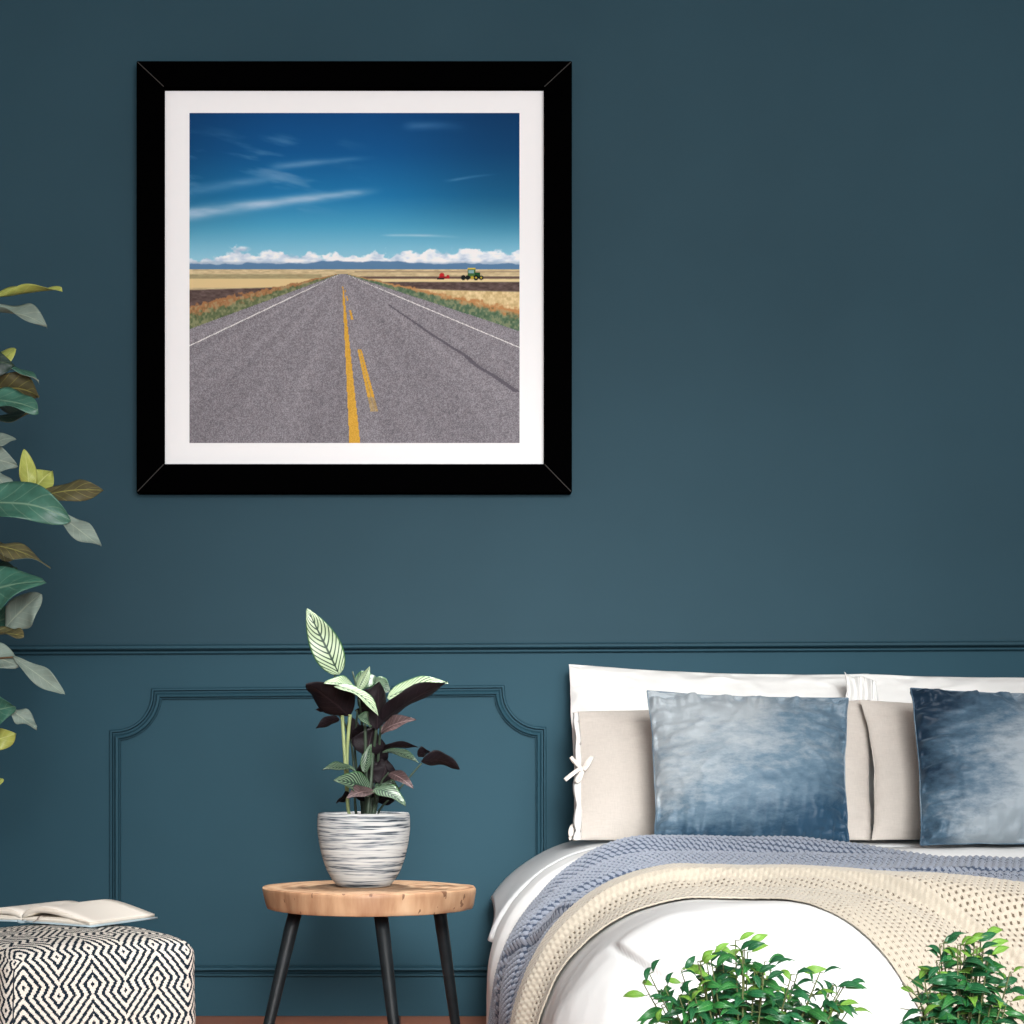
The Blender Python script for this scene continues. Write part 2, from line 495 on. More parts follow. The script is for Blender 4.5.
def sweep_wall(name, path, prof, closed):
    """mould profile (across, depth) swept along a path (X,Z) on the back wall, mitred"""
    path = np.asarray(path, float); n = len(path); V = []
    for i in range(n):
        p = path[i]
        a = path[i - 1] if (closed or i > 0) else None
        b = path[(i + 1) % n] if (closed or i < n - 1) else None
        d1 = (p - a) / np.linalg.norm(p - a) if a is not None else (b - p) / np.linalg.norm(b - p)
        d2 = (b - p) / np.linalg.norm(b - p) if b is not None else d1
        n1 = np.array([-d1[1], d1[0]]); n2 = np.array([-d2[1], d2[0]])
        mt = n1 + n2; mt /= np.linalg.norm(mt)
        k = 1 / max(0.35, np.dot(mt, n1))
        for (w, dep) in prof:
            q = p + mt * k * w * .86
            V.append((q[0], -dep, q[1]))
    F = grid_faces(n, len(prof), closed, False)
    F = [list(f) for f in F]
    if not closed:
        F.append(list(range(len(prof)))); F.append(list(range((n - 1) * len(prof), n * len(prof)))[::-1])
    o = struct(name, np.array(V), F, M['wall'], smooth=False)
    return o


W2 = lambda px, py: P(px, py, 4.49)[[0, 2]]
# chair rail
rail_prof = [(-0.013, 0.0), (-0.013, 0.010), (-0.010, 0.014), (-0.006, 0.014), (-0.0045, 0.006), (-0.002, 0.006), (-0.001, 0.022), (0.003, 0.029), (0.010, 0.029),
             (0.013, 0.022), (0.013, 0.012), (0.017, 0.008), (0.017, 0.0)]
a_, b_ = W2(0, 650.5), W2(1024, 646.0)
sl = (b_[1] - a_[1]) / (b_[0] - a_[0])
rp = lambda X: (X, a_[1] + sl * (X - a_[0]))
sweep_wall('trim_1', [rp(XL), rp(XR)], rail_prof, False)
# wall panel with scooped corners
pan_prof = [(-0.0165, 0.0), (-0.0165, 0.009), (-0.0135, 0.014), (-0.009, 0.014), (-0.007, 0.003), (-0.002, 0.003), (0.000, 0.017),
            (0.005, 0.024), (0.011, 0.022), (0.0145, 0.012), (0.0165, 0.012), (0.0165, 0.0)]


def panel_path(xl, xr, ztL, ztR, zb, r):
    pts = []
    def arc(cx, cz, t0, t1):
        for t in np.linspace(t0, t1, 12):
            pts.append((cx + r * math.cos(t), cz + r * math.sin(t)))
    H = math.pi / 2
    arc(xl, ztL, 0.0, -H)                     # top left: scooped inward
    arc(xl, zb, H, 0.0)
    arc(xr, zb, 2 * H, H)
    arc(xr, ztR, -H, -2 * H)
    return pts


l_, r_, t1_, t2_, b2_ = W2(115, 0)[0], W2(541, 0)[0], W2(0, 693.5)[1], W2(0, 690.5)[1], W2(0, 971)[1]
sweep_wall('trim_2', panel_path(l_, r_, t1_, t2_, b2_, 0.108), pan_prof, True)
sweep_wall('trim_3', panel_path(r_ + 0.17, r_ + 2.2, t2_ - 0.012, t2_ - 0.012, b2_, 0.108), pan_prof, True)

# ------------------------------------------------------------------ framed picture
def print_image(n=420):
    """colours (linear) of the framed photograph of a road, on an n x n grid; x right, y down in 0..1"""
    y, x = np.meshgrid((np.arange(n) + 0.5) / n, (np.arange(n) + 0.5) / n, indexing='ij')
    c3 = lambda *c: np.array(c, float)
    def over(img, mask, c):
        mask = np.clip(mask, 0, 1)[..., None]
        return img * (1 - mask) + np.asarray(c, float) * mask
    # sky
    ky = [0, .12, .25, .34, .40, .455]
    img = np.stack([np.interp(y, ky, v) for v in ([10, 14, 30, 74, 116, 150], [70, 84, 116, 156, 182, 200], [124, 140, 168, 192, 208, 218])], -1)
    dx = np.abs(x - 0.42)
    img *= (1 - 0.22 * sstep(0.1, 0.6, dx) * (1 - sstep(0.25, 0.45, y)))[..., None]
    wis = fbm(x * 4 + y * 10, y * 26 - x * 7 + 3, 3, 4)
    img = over(img, 0.42 * sstep(.50, .8, wis) * sstep(.60, .25, x) * sstep(.03, .12, y) * sstep(.33, .26, y), (150, 176, 206))
    def streak(x0, y0, x1, y1, w0, w1, amt, seed):
        t = np.clip((x - x0) / (x1 - x0), 0, 1); yc = y0 + (y1 - y0) * t - 0.003 * np.sin(t * 3.1)
        w = w0 + (w1 - w0) * t
        m = np.exp(-((y - yc) / w) ** 2) * sstep(x0 - .03, x0 + .02, x) * sstep(x1, x1 - .14, x)
        return m * amt * (0.55 + 0.9 * (fbm(x * 9, y * 40, seed) - .3))
    img = over(img, streak(-.05, .312, .60, .232, .020, .010, 0.85, 11), (186, 204, 224))
    img = over(img, streak(.25, .165, .58, .135, .012, .006, 0.5, 12), (150, 180, 212))
    img = over(img, streak(-.05, .25, .34, .185, .018, .010, 0.5, 13), (130, 168, 204))
    img = over(img, streak(.66, .04, .86, .045, .012, .012, 0.4, 14), (110, 150, 196))
    img = over(img, streak(.79, .205, .95, .185, .004, .003, 0.7, 15), (110, 160, 200))
    img = over(img, streak(.6, .371, .84, .378, .003, .004, 1.0, 16), (190, 216, 228))
    # cumulus along the horizon
    top = .438 - .016 * sstep(.35, .95, x) * (0.5 + fbm(x * 8, x * 0 + 2, 21)) - .012 * np.exp(-((x - .16) / .05) ** 2) - .014 * fbm(x * 26, x * 0, 22)
    cl = sstep(-.003, .008, y - top + .060 * (fbm(x * 30, y * 40, 23, 5) - .47))
    cl = np.maximum(cl, sstep(.0, .012, .012 - np.hypot((x - .155) * .35, y - .412) + .012 * (fbm(x * 50, y * 70, 28, 4) - .5)))
    sh = fbm(x * 30, y * 60, 26, 4)
    ccol = np.stack([222 + 150 * (sh - .47), 230 + 110 * (sh - .47), 238 + 70 * (sh - .47)], -1)
    band = cl * sstep(.47, .455, y)
    img = img * (1 - band[..., None]) + ccol * band[..., None]
    img = over(img, 0.55 * sstep(.448, .458, y) * (y < .475), (150, 184, 212))
    mt = .464 - .016 * fbm(x * 22, x * 0, 31) - .006 * np.exp(-((x - .5) / .15) ** 2)
    img = over(img, sstep(-.002, .002, y - mt) * 0.9, (88, 128, 166))
    # fields
    hz = .4735
    fld = fbm(x * 60, y * 260, 41, 3)
    g = np.stack([214 + 70 * (fld - .45), 194 + 70 * (fld - .45), 152 + 60 * (fld - .45)], -1)
    m = sstep(hz - .001, hz + .001, y)[..., None]
    img = img * (1 - m) + g * m
    img = over(img, (y > .478) * (y < .484) * (x > .5) * .5, (150, 126, 104))
    img = over(img, sstep(.488, .490, y) * sstep(.512, .508, y) * (x < .40) * 0.5, (132, 128, 92))
    img = over(img, sstep(.500, .504, y) * sstep(.532, .528, y) * (x < .45), (232, 206, 152))
    dirt = lambda a: np.stack([98 + 60 * (a - .45), 82 + 56 * (a - .45), 78 + 54 * (a - .45)], -1)
    da = fbm(x * 70, y * 170, 44, 3)
    mk = (sstep(.528, .533, y + .03 * (x - .2)) * (x < .46))[..., None]
    img = img * (1 - mk) + dirt(da) * mk
    img = over(img, (np.abs(y - .4985) < .003) * (x > .5), (112, 92, 82))
    img = over(img, sstep(.503, .505, y) * (x > .5) * (y < .52), (238, 216, 164))
    mk = (sstep(.510, .514, y) * sstep(.526 + .03 * (x - .5), .522 + .03 * (x - .5), y - .02 * (x > .5) * (x - .55)) * (x > .5))[..., None]
    img = img * (1 - mk) + dirt(da) * mk
    mk = sstep(.530, .536, y - .022 * (x - .6)) * (x > .5)
    wht = fbm(x * 140, y * 110, 58, 3)
    img = img * (1 - mk[..., None]) + np.stack([228 + 70 * (wht - .45), 202 + 76 * (wht - .45), 150 + 80 * (wht - .45)], -1) * mk[..., None]
    # verges: reddish weeds then green grass next to the road
    vx, vy = .463, .485
    sL = np.where(x < vx, (vx - x) / np.maximum(y - vy, 1e-4), -99)     # slope coordinate left
    sR = np.where(x >= vx, (x - vx) / np.maximum(y - vy, 1e-4), -99)
    nz = fbm(x * 90, y * 90, 51, 3)
    below = y > vy + .002
    img = over(img, below * sstep(4.9, 4.4, sL + 1.8 * (nz - .5)) * (x < vx), (170, 122, 82))
    img = over(img, below * sstep(3.7, 3.2, sL + 1.4 * (nz - .5)) * (x < vx), (104, 116, 82))
    img = over(img, below * sstep(5.0, 4.3, sR + 1.8 * (nz - .5)) * (x >= vx), (196, 142, 92))
    img = over(img, below * sstep(4.2, 3.7, sR + 1.0 * (nz - .5)) * (x >= vx), (92, 118, 92))
    gl = fbm(x * 160, y * 120, 55, 2)
    vm = below * ((sL > 2.3) * (sL < 4.4) + (sR > 2.3) * (sR < 4.4))
    img = over(img, vm * sstep(.45, .7, gl) * .5, (60, 84, 60))
    img = over(img, vm * sstep(.45, .2, gl) * .5, (176, 172, 132))
    # asphalt
    asp = .45 + .55 * (np.random.RandomState(5).rand(n, n) - .5) + .5 * (fbm(x * 120, y * 120, 61, 2) - .4) * .6; brd = fbm((x - vx) / np.maximum(y - vy, .02) * 6, y * 2, 63, 3)
    tone = 146 + 84 * (asp - .45) + 22 * (brd - .45) - 10 * sstep(.5, 1.0, y)
    acol = np.stack([tone, tone - 4, tone + 2], -1)
    road = below * (((sL < 2.72) & (x < vx)) | ((sR < 3.05) & (x >= vx)))
    rm = road.astype(float)[..., None]
    img = img * (1 - rm) + acol * rm
    # side lines
    wl = np.abs(sL - 2.10) < np.minimum(.045, .0035 / np.maximum(y - vy, .02)) * 1.0
    wr = np.abs(sR - 2.38) < np.minimum(.05, .0035 / np.maximum(y - vy, .02)) * 1.0
    img = over(img, (wl & below) * 1.0, (236, 234, 232)); img = over(img, (wr & below) * 1.0, (236, 234, 232))
    crk = np.abs(sR - (1.44 + .05 * vnoise(y * 30, y * 0, 5)) ) < .03
    img = over(img, crk * (y > .58) * (y < .845) * .7, (86, 82, 92))
    # yellow lines
    t = (y - .53) / .47
    xc = .465 + .036 * t; hw = .002 + .0145 * np.clip(t, 0, 1)
    ye = (np.abs(x - xc) < hw) * (y > .525)
    yc = np.stack([222 + 40 * (asp - .5), 172 + 40 * (asp - .5), 70 + 40 * (asp - .5)], -1)
    img = img * (1 - ye[..., None] * 1.0) + yc * ye[..., None]
    for (y0, y1, fade) in ((.717, .862, 0), (.862, .905, 1), (.597, .627, 0), (.555, .57, 0), (.535, .542, 0)):
        xd = .470 + (y - .53) * .242
        hw = .0012 + .028 * np.clip(y - .53, 0, 1)
        d = ((np.abs(x - xd) < hw) & (y >= y0) & (y < y1)) * (0.45 if fade else 1.0)
        gap = (np.abs(x - xd) < hw * .12) & (y > .72)
        d = d * (1 - .5 * gap)
        img = img * (1 - d[..., None]) + yc * d[..., None]
    # far end of the road and a green tractor with a red implement
    def blk(x0, x1, y0, y1, c, a=1.0):
        nonlocal img
        img = over(img, ((x > x0) & (x < x1) & (y > y0) & (y < y1)) * a, c)
    def disc(cx, cy, r, c):
        nonlocal img
        img = over(img, sstep(r + .001, r - .001, np.hypot(x - cx, y - cy)), c)
    blk(.838, .886, .4935, .500, (24, 34, 28)); blk(.843, .866, .473, .497, (70, 110, 62)); blk(.846, .863, .475, .486, (140, 176, 176))
    blk(.842, .867, .470, .4735, (214, 196, 92)); blk(.864, .880, .483, .497, (30, 78, 44))
    for cx, r in ((.830, .0075), (.843, .007), (.868, .008), (.884, .007)):
        disc(cx, .499, r, (22, 28, 26))
    disc(.8565, .499, .005, (196, 170, 60)); disc(.868, .499, .003, (190, 168, 60)); disc(.884, .499, .003, (190, 168, 60))
    disc(.765, .492, .0075, (198, 40, 44)); blk(.754, .788, .496, .502, (150, 34, 40)); disc(.783, .496, .005, (186, 40, 46)); blk(.750, .772, .5005, .504, (50, 40, 40))
    img = img * (1 + .07 * (y < .45))[..., None]
    img = np.clip(img, 0, 255) / 255.0
    return np.where(img <= .04045, img / 12.92, ((img + .055) / 1.055) ** 2.4)


def build_picture():
    D = 4.46
    px = lambda x, y, D=D: P(x, y, D)
    root = empty('framed_picture', px(354, 277, 4.5), 'square black framed photo of an empty road hung on the teal wall', 'picture')
    o = [(136.5, 61), (572, 61), (572, 492.5), (136.5, 492.5)]
    i = [(164, 86.8), (544.3, 86.8), (544.3, 464), (164, 464)]
    yb, yf = -0.002, -0.04
    for k in range(4):
        k2 = (k + 1) % 4
        def pt(q, y): w = P(q[0], q[1], D); return (w[0], y, w[2])
        # slightly shortened towards the mitre so that a hairline joint shows
        V = [pt(o[k], yb), pt(o[k2], yb), pt(i[k2], yb), pt(i[k], yb), pt(o[k], yf), pt(o[k2], yf), pt(i[k2], yf), pt(i[k], yf)]
        V = np.array(V); ctr = V.mean(0)
        ax = 0 if k % 2 == 0 else 2
        V[:, ax] = ctr[ax] + (V[:, ax] - ctr[ax]) * 0.9985
        Fq = [[0, 1, 2, 3], [7, 6, 5, 4], [4, 5, 1, 0], [5, 6, 2, 1], [6, 7, 3, 2], [7, 4, 0, 3]]
        r = mesh_np('frame_rail', V, Fq, M['black_frame'], root, smooth=False)
        bevel(r, 0.0008, 2)
        A_, B_ = np.array(pt(o[k], yf)), np.array(pt(i[k], yf)); d_ = (B_ - A_) / np.linalg.norm(B_ - A_)
        A_ = A_ + d_ * .004; B_ = B_ - d_ * .001; nn_ = np.cross(d_, [0, 1, 0]) * .0010; yy = np.array([0, .0012, 0])
        Vm = np.array([A_ - nn_ + yy, A_ + nn_ + yy, B_ + nn_ + yy, B_ - nn_ + yy, A_ - nn_ - yy * .5, A_ + nn_ - yy * .5, B_ + nn_ - yy * .5, B_ - nn_ - yy * .5])
        mesh_np('mitre_joint', Vm, Fq, M['mitre'], root, smooth=False)
    # thin fillet behind the mitres
    a, c = P(o[0][0], o[0][1], D), P(o[2][0], o[2][1], D)
    a2, c2 = P(163, 88, D), P(546, 466, D)
    V, Fq = box(a2[0], c2[0], -0.020, -0.004, c2[2], a2[2])
    mesh_np('mat_board', V, Fq, M['mat_board'], root, smooth=False)
    # the print itself, a flat sheet on the mat
    n = 420
    img = print_image(n)
    Dp = DW - 0.0205
    p0, p1 = P(189.5, 113, Dp), P(519.5, 443, Dp)
    gx = np.linspace(p0[0], p1[0], n + 1); gz = np.linspace(p0[2], p1[2], n + 1)
    Z, X = np.meshgrid(gz, gx, indexing='ij')
    V = np.stack([X, np.full_like(X, -0.0208), Z], -1).reshape(-1, 3)
    mt = NT('road_photo_print', 0.7, 0.1)
    at = mt.n('ShaderNodeVertexColor'); at.layer_name = 'ink'
    mt.col(at.outputs['Color'])
    ob = mesh_np('print', V, grid_faces(n + 1, n + 1), mt.m, root, smooth=False)
    me = ob.data
    ca = me.color_attributes.new('ink', 'FLOAT_COLOR', 'CORNER')
    colr = np.concatenate([img.reshape(-1, 3) * 0.93, np.ones((n * n, 1))], 1)
    ca.data.foreach_set('color', np.repeat(colr, 4, 0).astype(np.float32).ravel())


build_picture()

# ------------------------------------------------------------------ leaves
def w_oval(u): return np.sin(np.pi * np.clip(u, 0, 1) ** 0.85) ** 0.75
def w_fiddle(u): return (np.sin(np.pi * np.clip(u, 0, 1) ** 1.15) ** 0.62) * (0.80 + 0.16 * np.sin(7.5 * u - 2.6) * (1 - u * .5)) + 0.02
def w_ovate(u): return np.sin(np.pi * np.clip(u, 0, 1) ** 0.72) ** 0.8
def w_lance(u): return np.sin(np.pi * np.clip(u, 0, 1) ** 0.8) ** 1.1


def leaf(base, tip, W, roll=0.0, bend=0.1, cup=0.2, wave=0.0, shape=w_oval, nu=16, nv=7, thick=0.0006, seed=0, mt=0, mb=1, view=(0, -1, 0.0), curl=0.0, twist=0.0):
    base = np.asarray(base, float); tip = np.asarray(tip, float)
    a = tip - base; L = np.linalg.norm(a); a /= L
    f = np.asarray(view, float); f = f - a * np.dot(f, a)
    if np.linalg.norm(f) < 1e-3: f = np.array([0, 0, 1.0]) - a * a[2]
    f /= np.linalg.norm(f)
    g = np.cross(f, a)
    if g[2] < 0: g = -g
    r = math.radians(roll)
    n = math.cos(r) * f + math.sin(r) * g
    s = np.cross(a, n)
    u = np.linspace(0, 1, nu)[:, None]; v = np.linspace(-1, 1, nv)[None, :]
    w = shape(u) * W / 2
    ph = random.Random(seed).uniform(0, 6.28)
    off = bend * L * 4 * u * (1 - u) + cup * w * v ** 2 * np.ones_like(u) + wave * W * np.sin(u * 11 + ph + 1.5 * v) * np.abs(v) - curl * L * np.clip(u - .6, 0, 1) ** 2
    G = base + a * (L * u)[..., None] + s * (w * v)[..., None] + n * off[..., None]
    if twist:
        tw_ = math.radians(twist) * (u - .35)
        G = base + a * (L * u)[..., None] + (s * np.cos(tw_)[..., None] + n * np.sin(tw_)[..., None]) * (w * v)[..., None] + n * off[..., None]
    up = G + n * thick / 2; dn = G - n * thick / 2
    V = np.concatenate([up.reshape(-1, 3), dn.reshape(-1, 3)])
    N = nu * nv
    F = np.concatenate([grid_faces(nu, nv, flip=True), grid_faces(nu, nv, off=N)])
    idx = np.arange(N).reshape(nu, nv)
    ring = np.concatenate([idx[:, 0], idx[-1, 1:], idx[-2::-1, -1], idx[0, -2:0:-1]]); r2 = np.roll(ring, -1)
    F = np.concatenate([F, np.stack([ring, r2, r2 + N, ring + N], -1)])
    nf = (nu - 1) * (nv - 1)
    mi = np.concatenate([np.full(nf, mt), np.full(nf, mb), np.full(len(ring), mb)])
    UV = np.stack([np.repeat(u, nv, 1), np.repeat((v + 1) / 2, nu, 0)], -1).reshape(-1, 2)
    return V, F, np.concatenate([UV, UV]), mi


def foliage(name, leaves, mats, parent):
    V = []; F = []; U = []; I = []; o = 0
    for (v, f, uv, mi) in leaves:
        V.append(v); F.append(f + o); U.append(uv); I.append(mi); o += len(v)
    return mesh_np(name, np.concatenate(V), np.concatenate(F), mats, parent, np.concatenate(U), np.concatenate(I))


# ------------------------------------------------------------------ fiddle-leaf fig at the left
def build_fig():
    tx, ty = -1.13, -0.66
    root = empty('potted_fig_tree', (tx, ty, 0), 'tall fiddle-leaf fig reaching in from the edge, big leathery green leaves', 'plant')
    V, F = lathe([(0.0, 0.0), (0.12, 0.0), (0.15, 0.02), (0.165, 0.30), (0.17, 0.31), (0.155, 0.31), (0.15, 0.28), (0.0, 0.28)], tx, ty, 48)
    pot = mesh_np('pot', V, F, M['grey_pot'], root); bevel(pot, 0.004)
    V, F = lathe([(0.0, 0.285), (0.08, 0.29), (0.149, 0.283)], tx, ty, 40)
    mesh_np('soil', V, F, M['soil'], root)
    tr = catmull([(tx, ty, .27), (tx + .01, ty, .6), (tx - .015, ty + .01, 1.0), (tx + .01, ty, 1.4), (tx, ty, 1.95)], 40)
    V, F = tube(tr, np.linspace(.017, .007, len(tr)), 10); mesh_np('trunk', V, F, M['bark'], root)
    T, U, Y, O, K = 0, 1, 2, 3, 4       # face, underside, young, olive, dark
    #        x0   y0   x1   y1   W    roll bend cup  top under D0   D1
    L = [(-24, 302, 62, 289, .055, 66, .05, .4, Y, Y, 3.84, 3.78, .05),
         (-24, 309, 47, 321, .050, 62, .05, .4, U, U, 3.80, 3.74, .06),
         (-20, 380, 16, 349, .075, 30, .00, .3, Y, Y, 3.90, 3.86, .02),
         (-30, 372, 12, 362, .060, 40, .05, .3, K, K, 3.76, 3.72, .04),
         (0, 370, 39, 382, .045, 60, .10, .3, T, U, 3.78, 3.72, .05),
         (-30, 390, 42, 391, .060, 120, .06, .3, O, O, 3.80, 3.74, .06),
         (-30, 398, 38, 408, .070, 55, .08, .3, T, T, 3.74, 3.70, .05),
         (-30, 412, 38, 410, .062, 60, -.08, .3, K, O, 3.82, 3.78, .05),
         (-34, 404, 30, 402, .09, 70, .05, .3, K, K, 3.86, 3.86, .05),
         (-14, 450, 15, 437, .040, 40, .10, .2, U, U, 3.80, 3.80, .02),
         (-26, 454, 16, 464, .055, 10, .02, .1, U, U, 3.82, 3.80, .05),
         (-10, 470, 12, 500, .050, 30, .08, .2, U, U, 3.76, 3.72, .04),
         (30, 497, 25, 449, .042, 25, .04, .3, Y, Y, 3.86, 3.84, .05),
         (29, 497, 52, 470, .060, 15, .06, .2, Y, Y, 3.87, 3.88, .05),
         (30, 500, 103, 490, .052, 32, .07, .2, O, O, 3.82, 3.74, .06),
         (-40, 505, 67, 511, .098, 38, .03, .2, T, T, 3.72, 3.66, .04),
         (57, 513, 101, 547, .046, 20, .05, .2, U, U, 3.70, 3.66, .06),
         (-20, 545, 50, 565, .050, 40, .08, .2, O, U, 3.74, 3.70, .06),
         (-20, 540, 22, 558, .06, 45, .0, .2, O, O, 3.86, 3.86, .06),
         (-45, 602, 40, 578, .112, 20, .03, .2, T, T, 3.72, 3.66, .03),
         (4, 630, 41, 594, .082, 15, .06, .2, U, U, 3.78, 3.76, .04),
         (-36, 575, 18, 570, .09, 40, .03, .2, K, T, 3.84, 3.82, .04),
         (-40, 640, 22, 612, .10, 20, .03, .2, T, K, 3.84, 3.82, .04),
         (-16, 632, 24, 636, .040, 70, .06, .3, O, O, 3.76, 3.72, .06),
         (-26, 648, 18, 666, .062, 20, .03, .2, U, U, 3.78, 3.74, .05),
         (13, 657, 65, 695, .040, 20, .07, .3, U, U, 3.74, 3.70, .05),
         (-30, 716, 14, 706, .072, 15, .03, .2, T, T, 3.74, 3.70, .04),
         (8, 708, 37, 729, .040, 30, .06, .3, U, U, 3.74, 3.72, .08),
         (-20, 748, 16, 734, .048, 20, .06, .2, Y, Y, 3.80, 3.78, .06),
         (-24, 790, 4, 780, .045, 30, .02, .2, Y, O, 3.80, 3.80, .05)]
    lv = []
    tw = []
    for i, (x0, y0, x1, y1, W, roll, bend, cup, mt, mb, D0, D1, wv) in enumerate(L):
        b = P(x0, y0, D0); t = P(x1, y1, D1)
        rg = random.Random(i * 7 + 1)
        lv.append(leaf(b, t, W * 1.12, roll, bend + rg.uniform(-.05, .06), cup * rg.uniform(-.8, 1.4), wv * 1.9, w_fiddle, 36, 13, .0008, i, mt, mb, twist=rg.uniform(-70, 70), curl=rg.uniform(-.2, .7)))
        k = int(np.argmin(np.abs(tr[:, 2] - (b[2] - .06))))
        if i % 2 == 0 or x0 > 0:
            mid = (tr[k] + b) / 2 + np.array([0, 0, .025])
            tw.append(tube(catmull([tr[k], mid, b], 10), np.linspace(.0045, .0018, 11), 7))
    rnd = random.Random(4)
    for i in range(30):                                        # the rest of the crown, outside the frame
        k = rnd.randrange(8, len(tr)); b = tr[k]
        an = rnd.uniform(1.9, 5.2); ln = rnd.uniform(.14, .22)
        d = np.array([math.cos(an), math.sin(an), rnd.uniform(-.1, .5)])
        st = b + d * .05; en = b + d * ln * 1.2
        lv.append(leaf(st, en, ln * .55, rnd.uniform(40, 90), .06, .2, .05, w_fiddle, 14, 7, .0008, 100 + i, rnd.choice([T, T, K]), U))
        tw.append(tube(np.linspace(b, st, 4), .0022, 6))
    foliage('foliage', lv, [M['fig_top'], M['fig_under'], M['fig_young'], M['fig_olive'], M['fig_dark']], root)
    for V, F in tw: mesh_np('branch', V, F, M['bark'], root)


build_fig()

# ------------------------------------------------------------------ side table
TBX, TBY, TBZ = -0.067, -0.90, 0.402


def build_table():
    root = empty('side_table', (TBX, TBY, 0), 'small side table with live-edge wooden top and three black legs', 'table')
    n = 160
    th = np.linspace(0, 2 * math.pi, n, endpoint=False)
    # irregular outline of the slab, in metres around the centre; angle 0 = towards the bed
    ctrl = np.radians([0, 12, 22, 40, 70, 100, 130, 152, 166, 180, 196, 215, 240, 265, 290, 315, 338, 350, 360])
    rad = [.224, .228, .212, .205, .212, .216, .212, .216, .222, .222, .218, .206, .205, .206, .205, .208, .214, .226, .224]
    r = np.interp(th, ctrl, rad)
    k = np.array([.25, .5, .25]); r = np.convolve(np.r_[r[-1], r, r[0]], k, 'same')[1:-1]
    rows = [(TBZ - .0455, .955), (TBZ - .044, .972), (TBZ - .036, .984), (TBZ - .022, .992), (TBZ - .010, 1.0), (TBZ - .003, 1.0), (TBZ, .988)]
    V = []
    wob = fbm(np.cos(th) * 3 + 5, np.sin(th) * 3 + 5, 8, 3) - .45
    for j, (z, s) in enumerate(rows):
        f = (1 - j / 6)
        cutL = np.exp(-((th - math.pi) / .34) ** 2); cutR = np.exp(-((th - 6.05) / .16) ** 2)
        rr = r * s - f * .016 * wob - .0025 * f * np.sin(th * 9) - f * (.010 * cutL + .012 * cutR * f)
        V.append(np.stack([TBX + rr * np.cos(th), TBY + rr * np.sin(th), np.full(n, z)], -1))
    V.append(np.stack([TBX + r * .5 * np.cos(th), TBY + r * .5 * np.sin(th), np.full(n, TBZ)], -1))
    V = np.concatenate(V)
    F = [list(f) for f in grid_faces(len(rows) + 1, n, False, True, flip=True)]
    F.append(list(range(n))[::-1]); F.append(list(range(len(rows) * n, (len(rows) + 1) * n)))
    t = mesh_np('tabletop', V, F, M['slab'], root)
    t.modifiers.new('ws', 'WEIGHTED_NORMAL')
    for (x0, x1, D0, D1) in ((296, 269.5, 3.56, 3.46), (380.5, 393.5, 3.50, 3.36), (438.5, 455, 3.70, 3.78)):
        a = P(x0, 900, D0); a[2] = TBZ - .040
        y1 = 763 + CZ / D1 * F_PX
        b = P(x0 + (x1 - x0) * (y1 - 914) / 110.0, y1, D1); b[2] = 0.0
        pts = np.linspace(a, b, 9)
        Vv, Ff = tube(pts, np.linspace(.0148, .0095, 9), 16)
        # level the ends
        Vv[:16, 2] = TBZ - .0445; Vv[-16:, 2] = 0.0
        lg = mesh_np('leg', Vv, Ff, M['table_leg'], root); lg.modifiers.new('ws', 'WEIGHTED_NORMAL')


build_table()

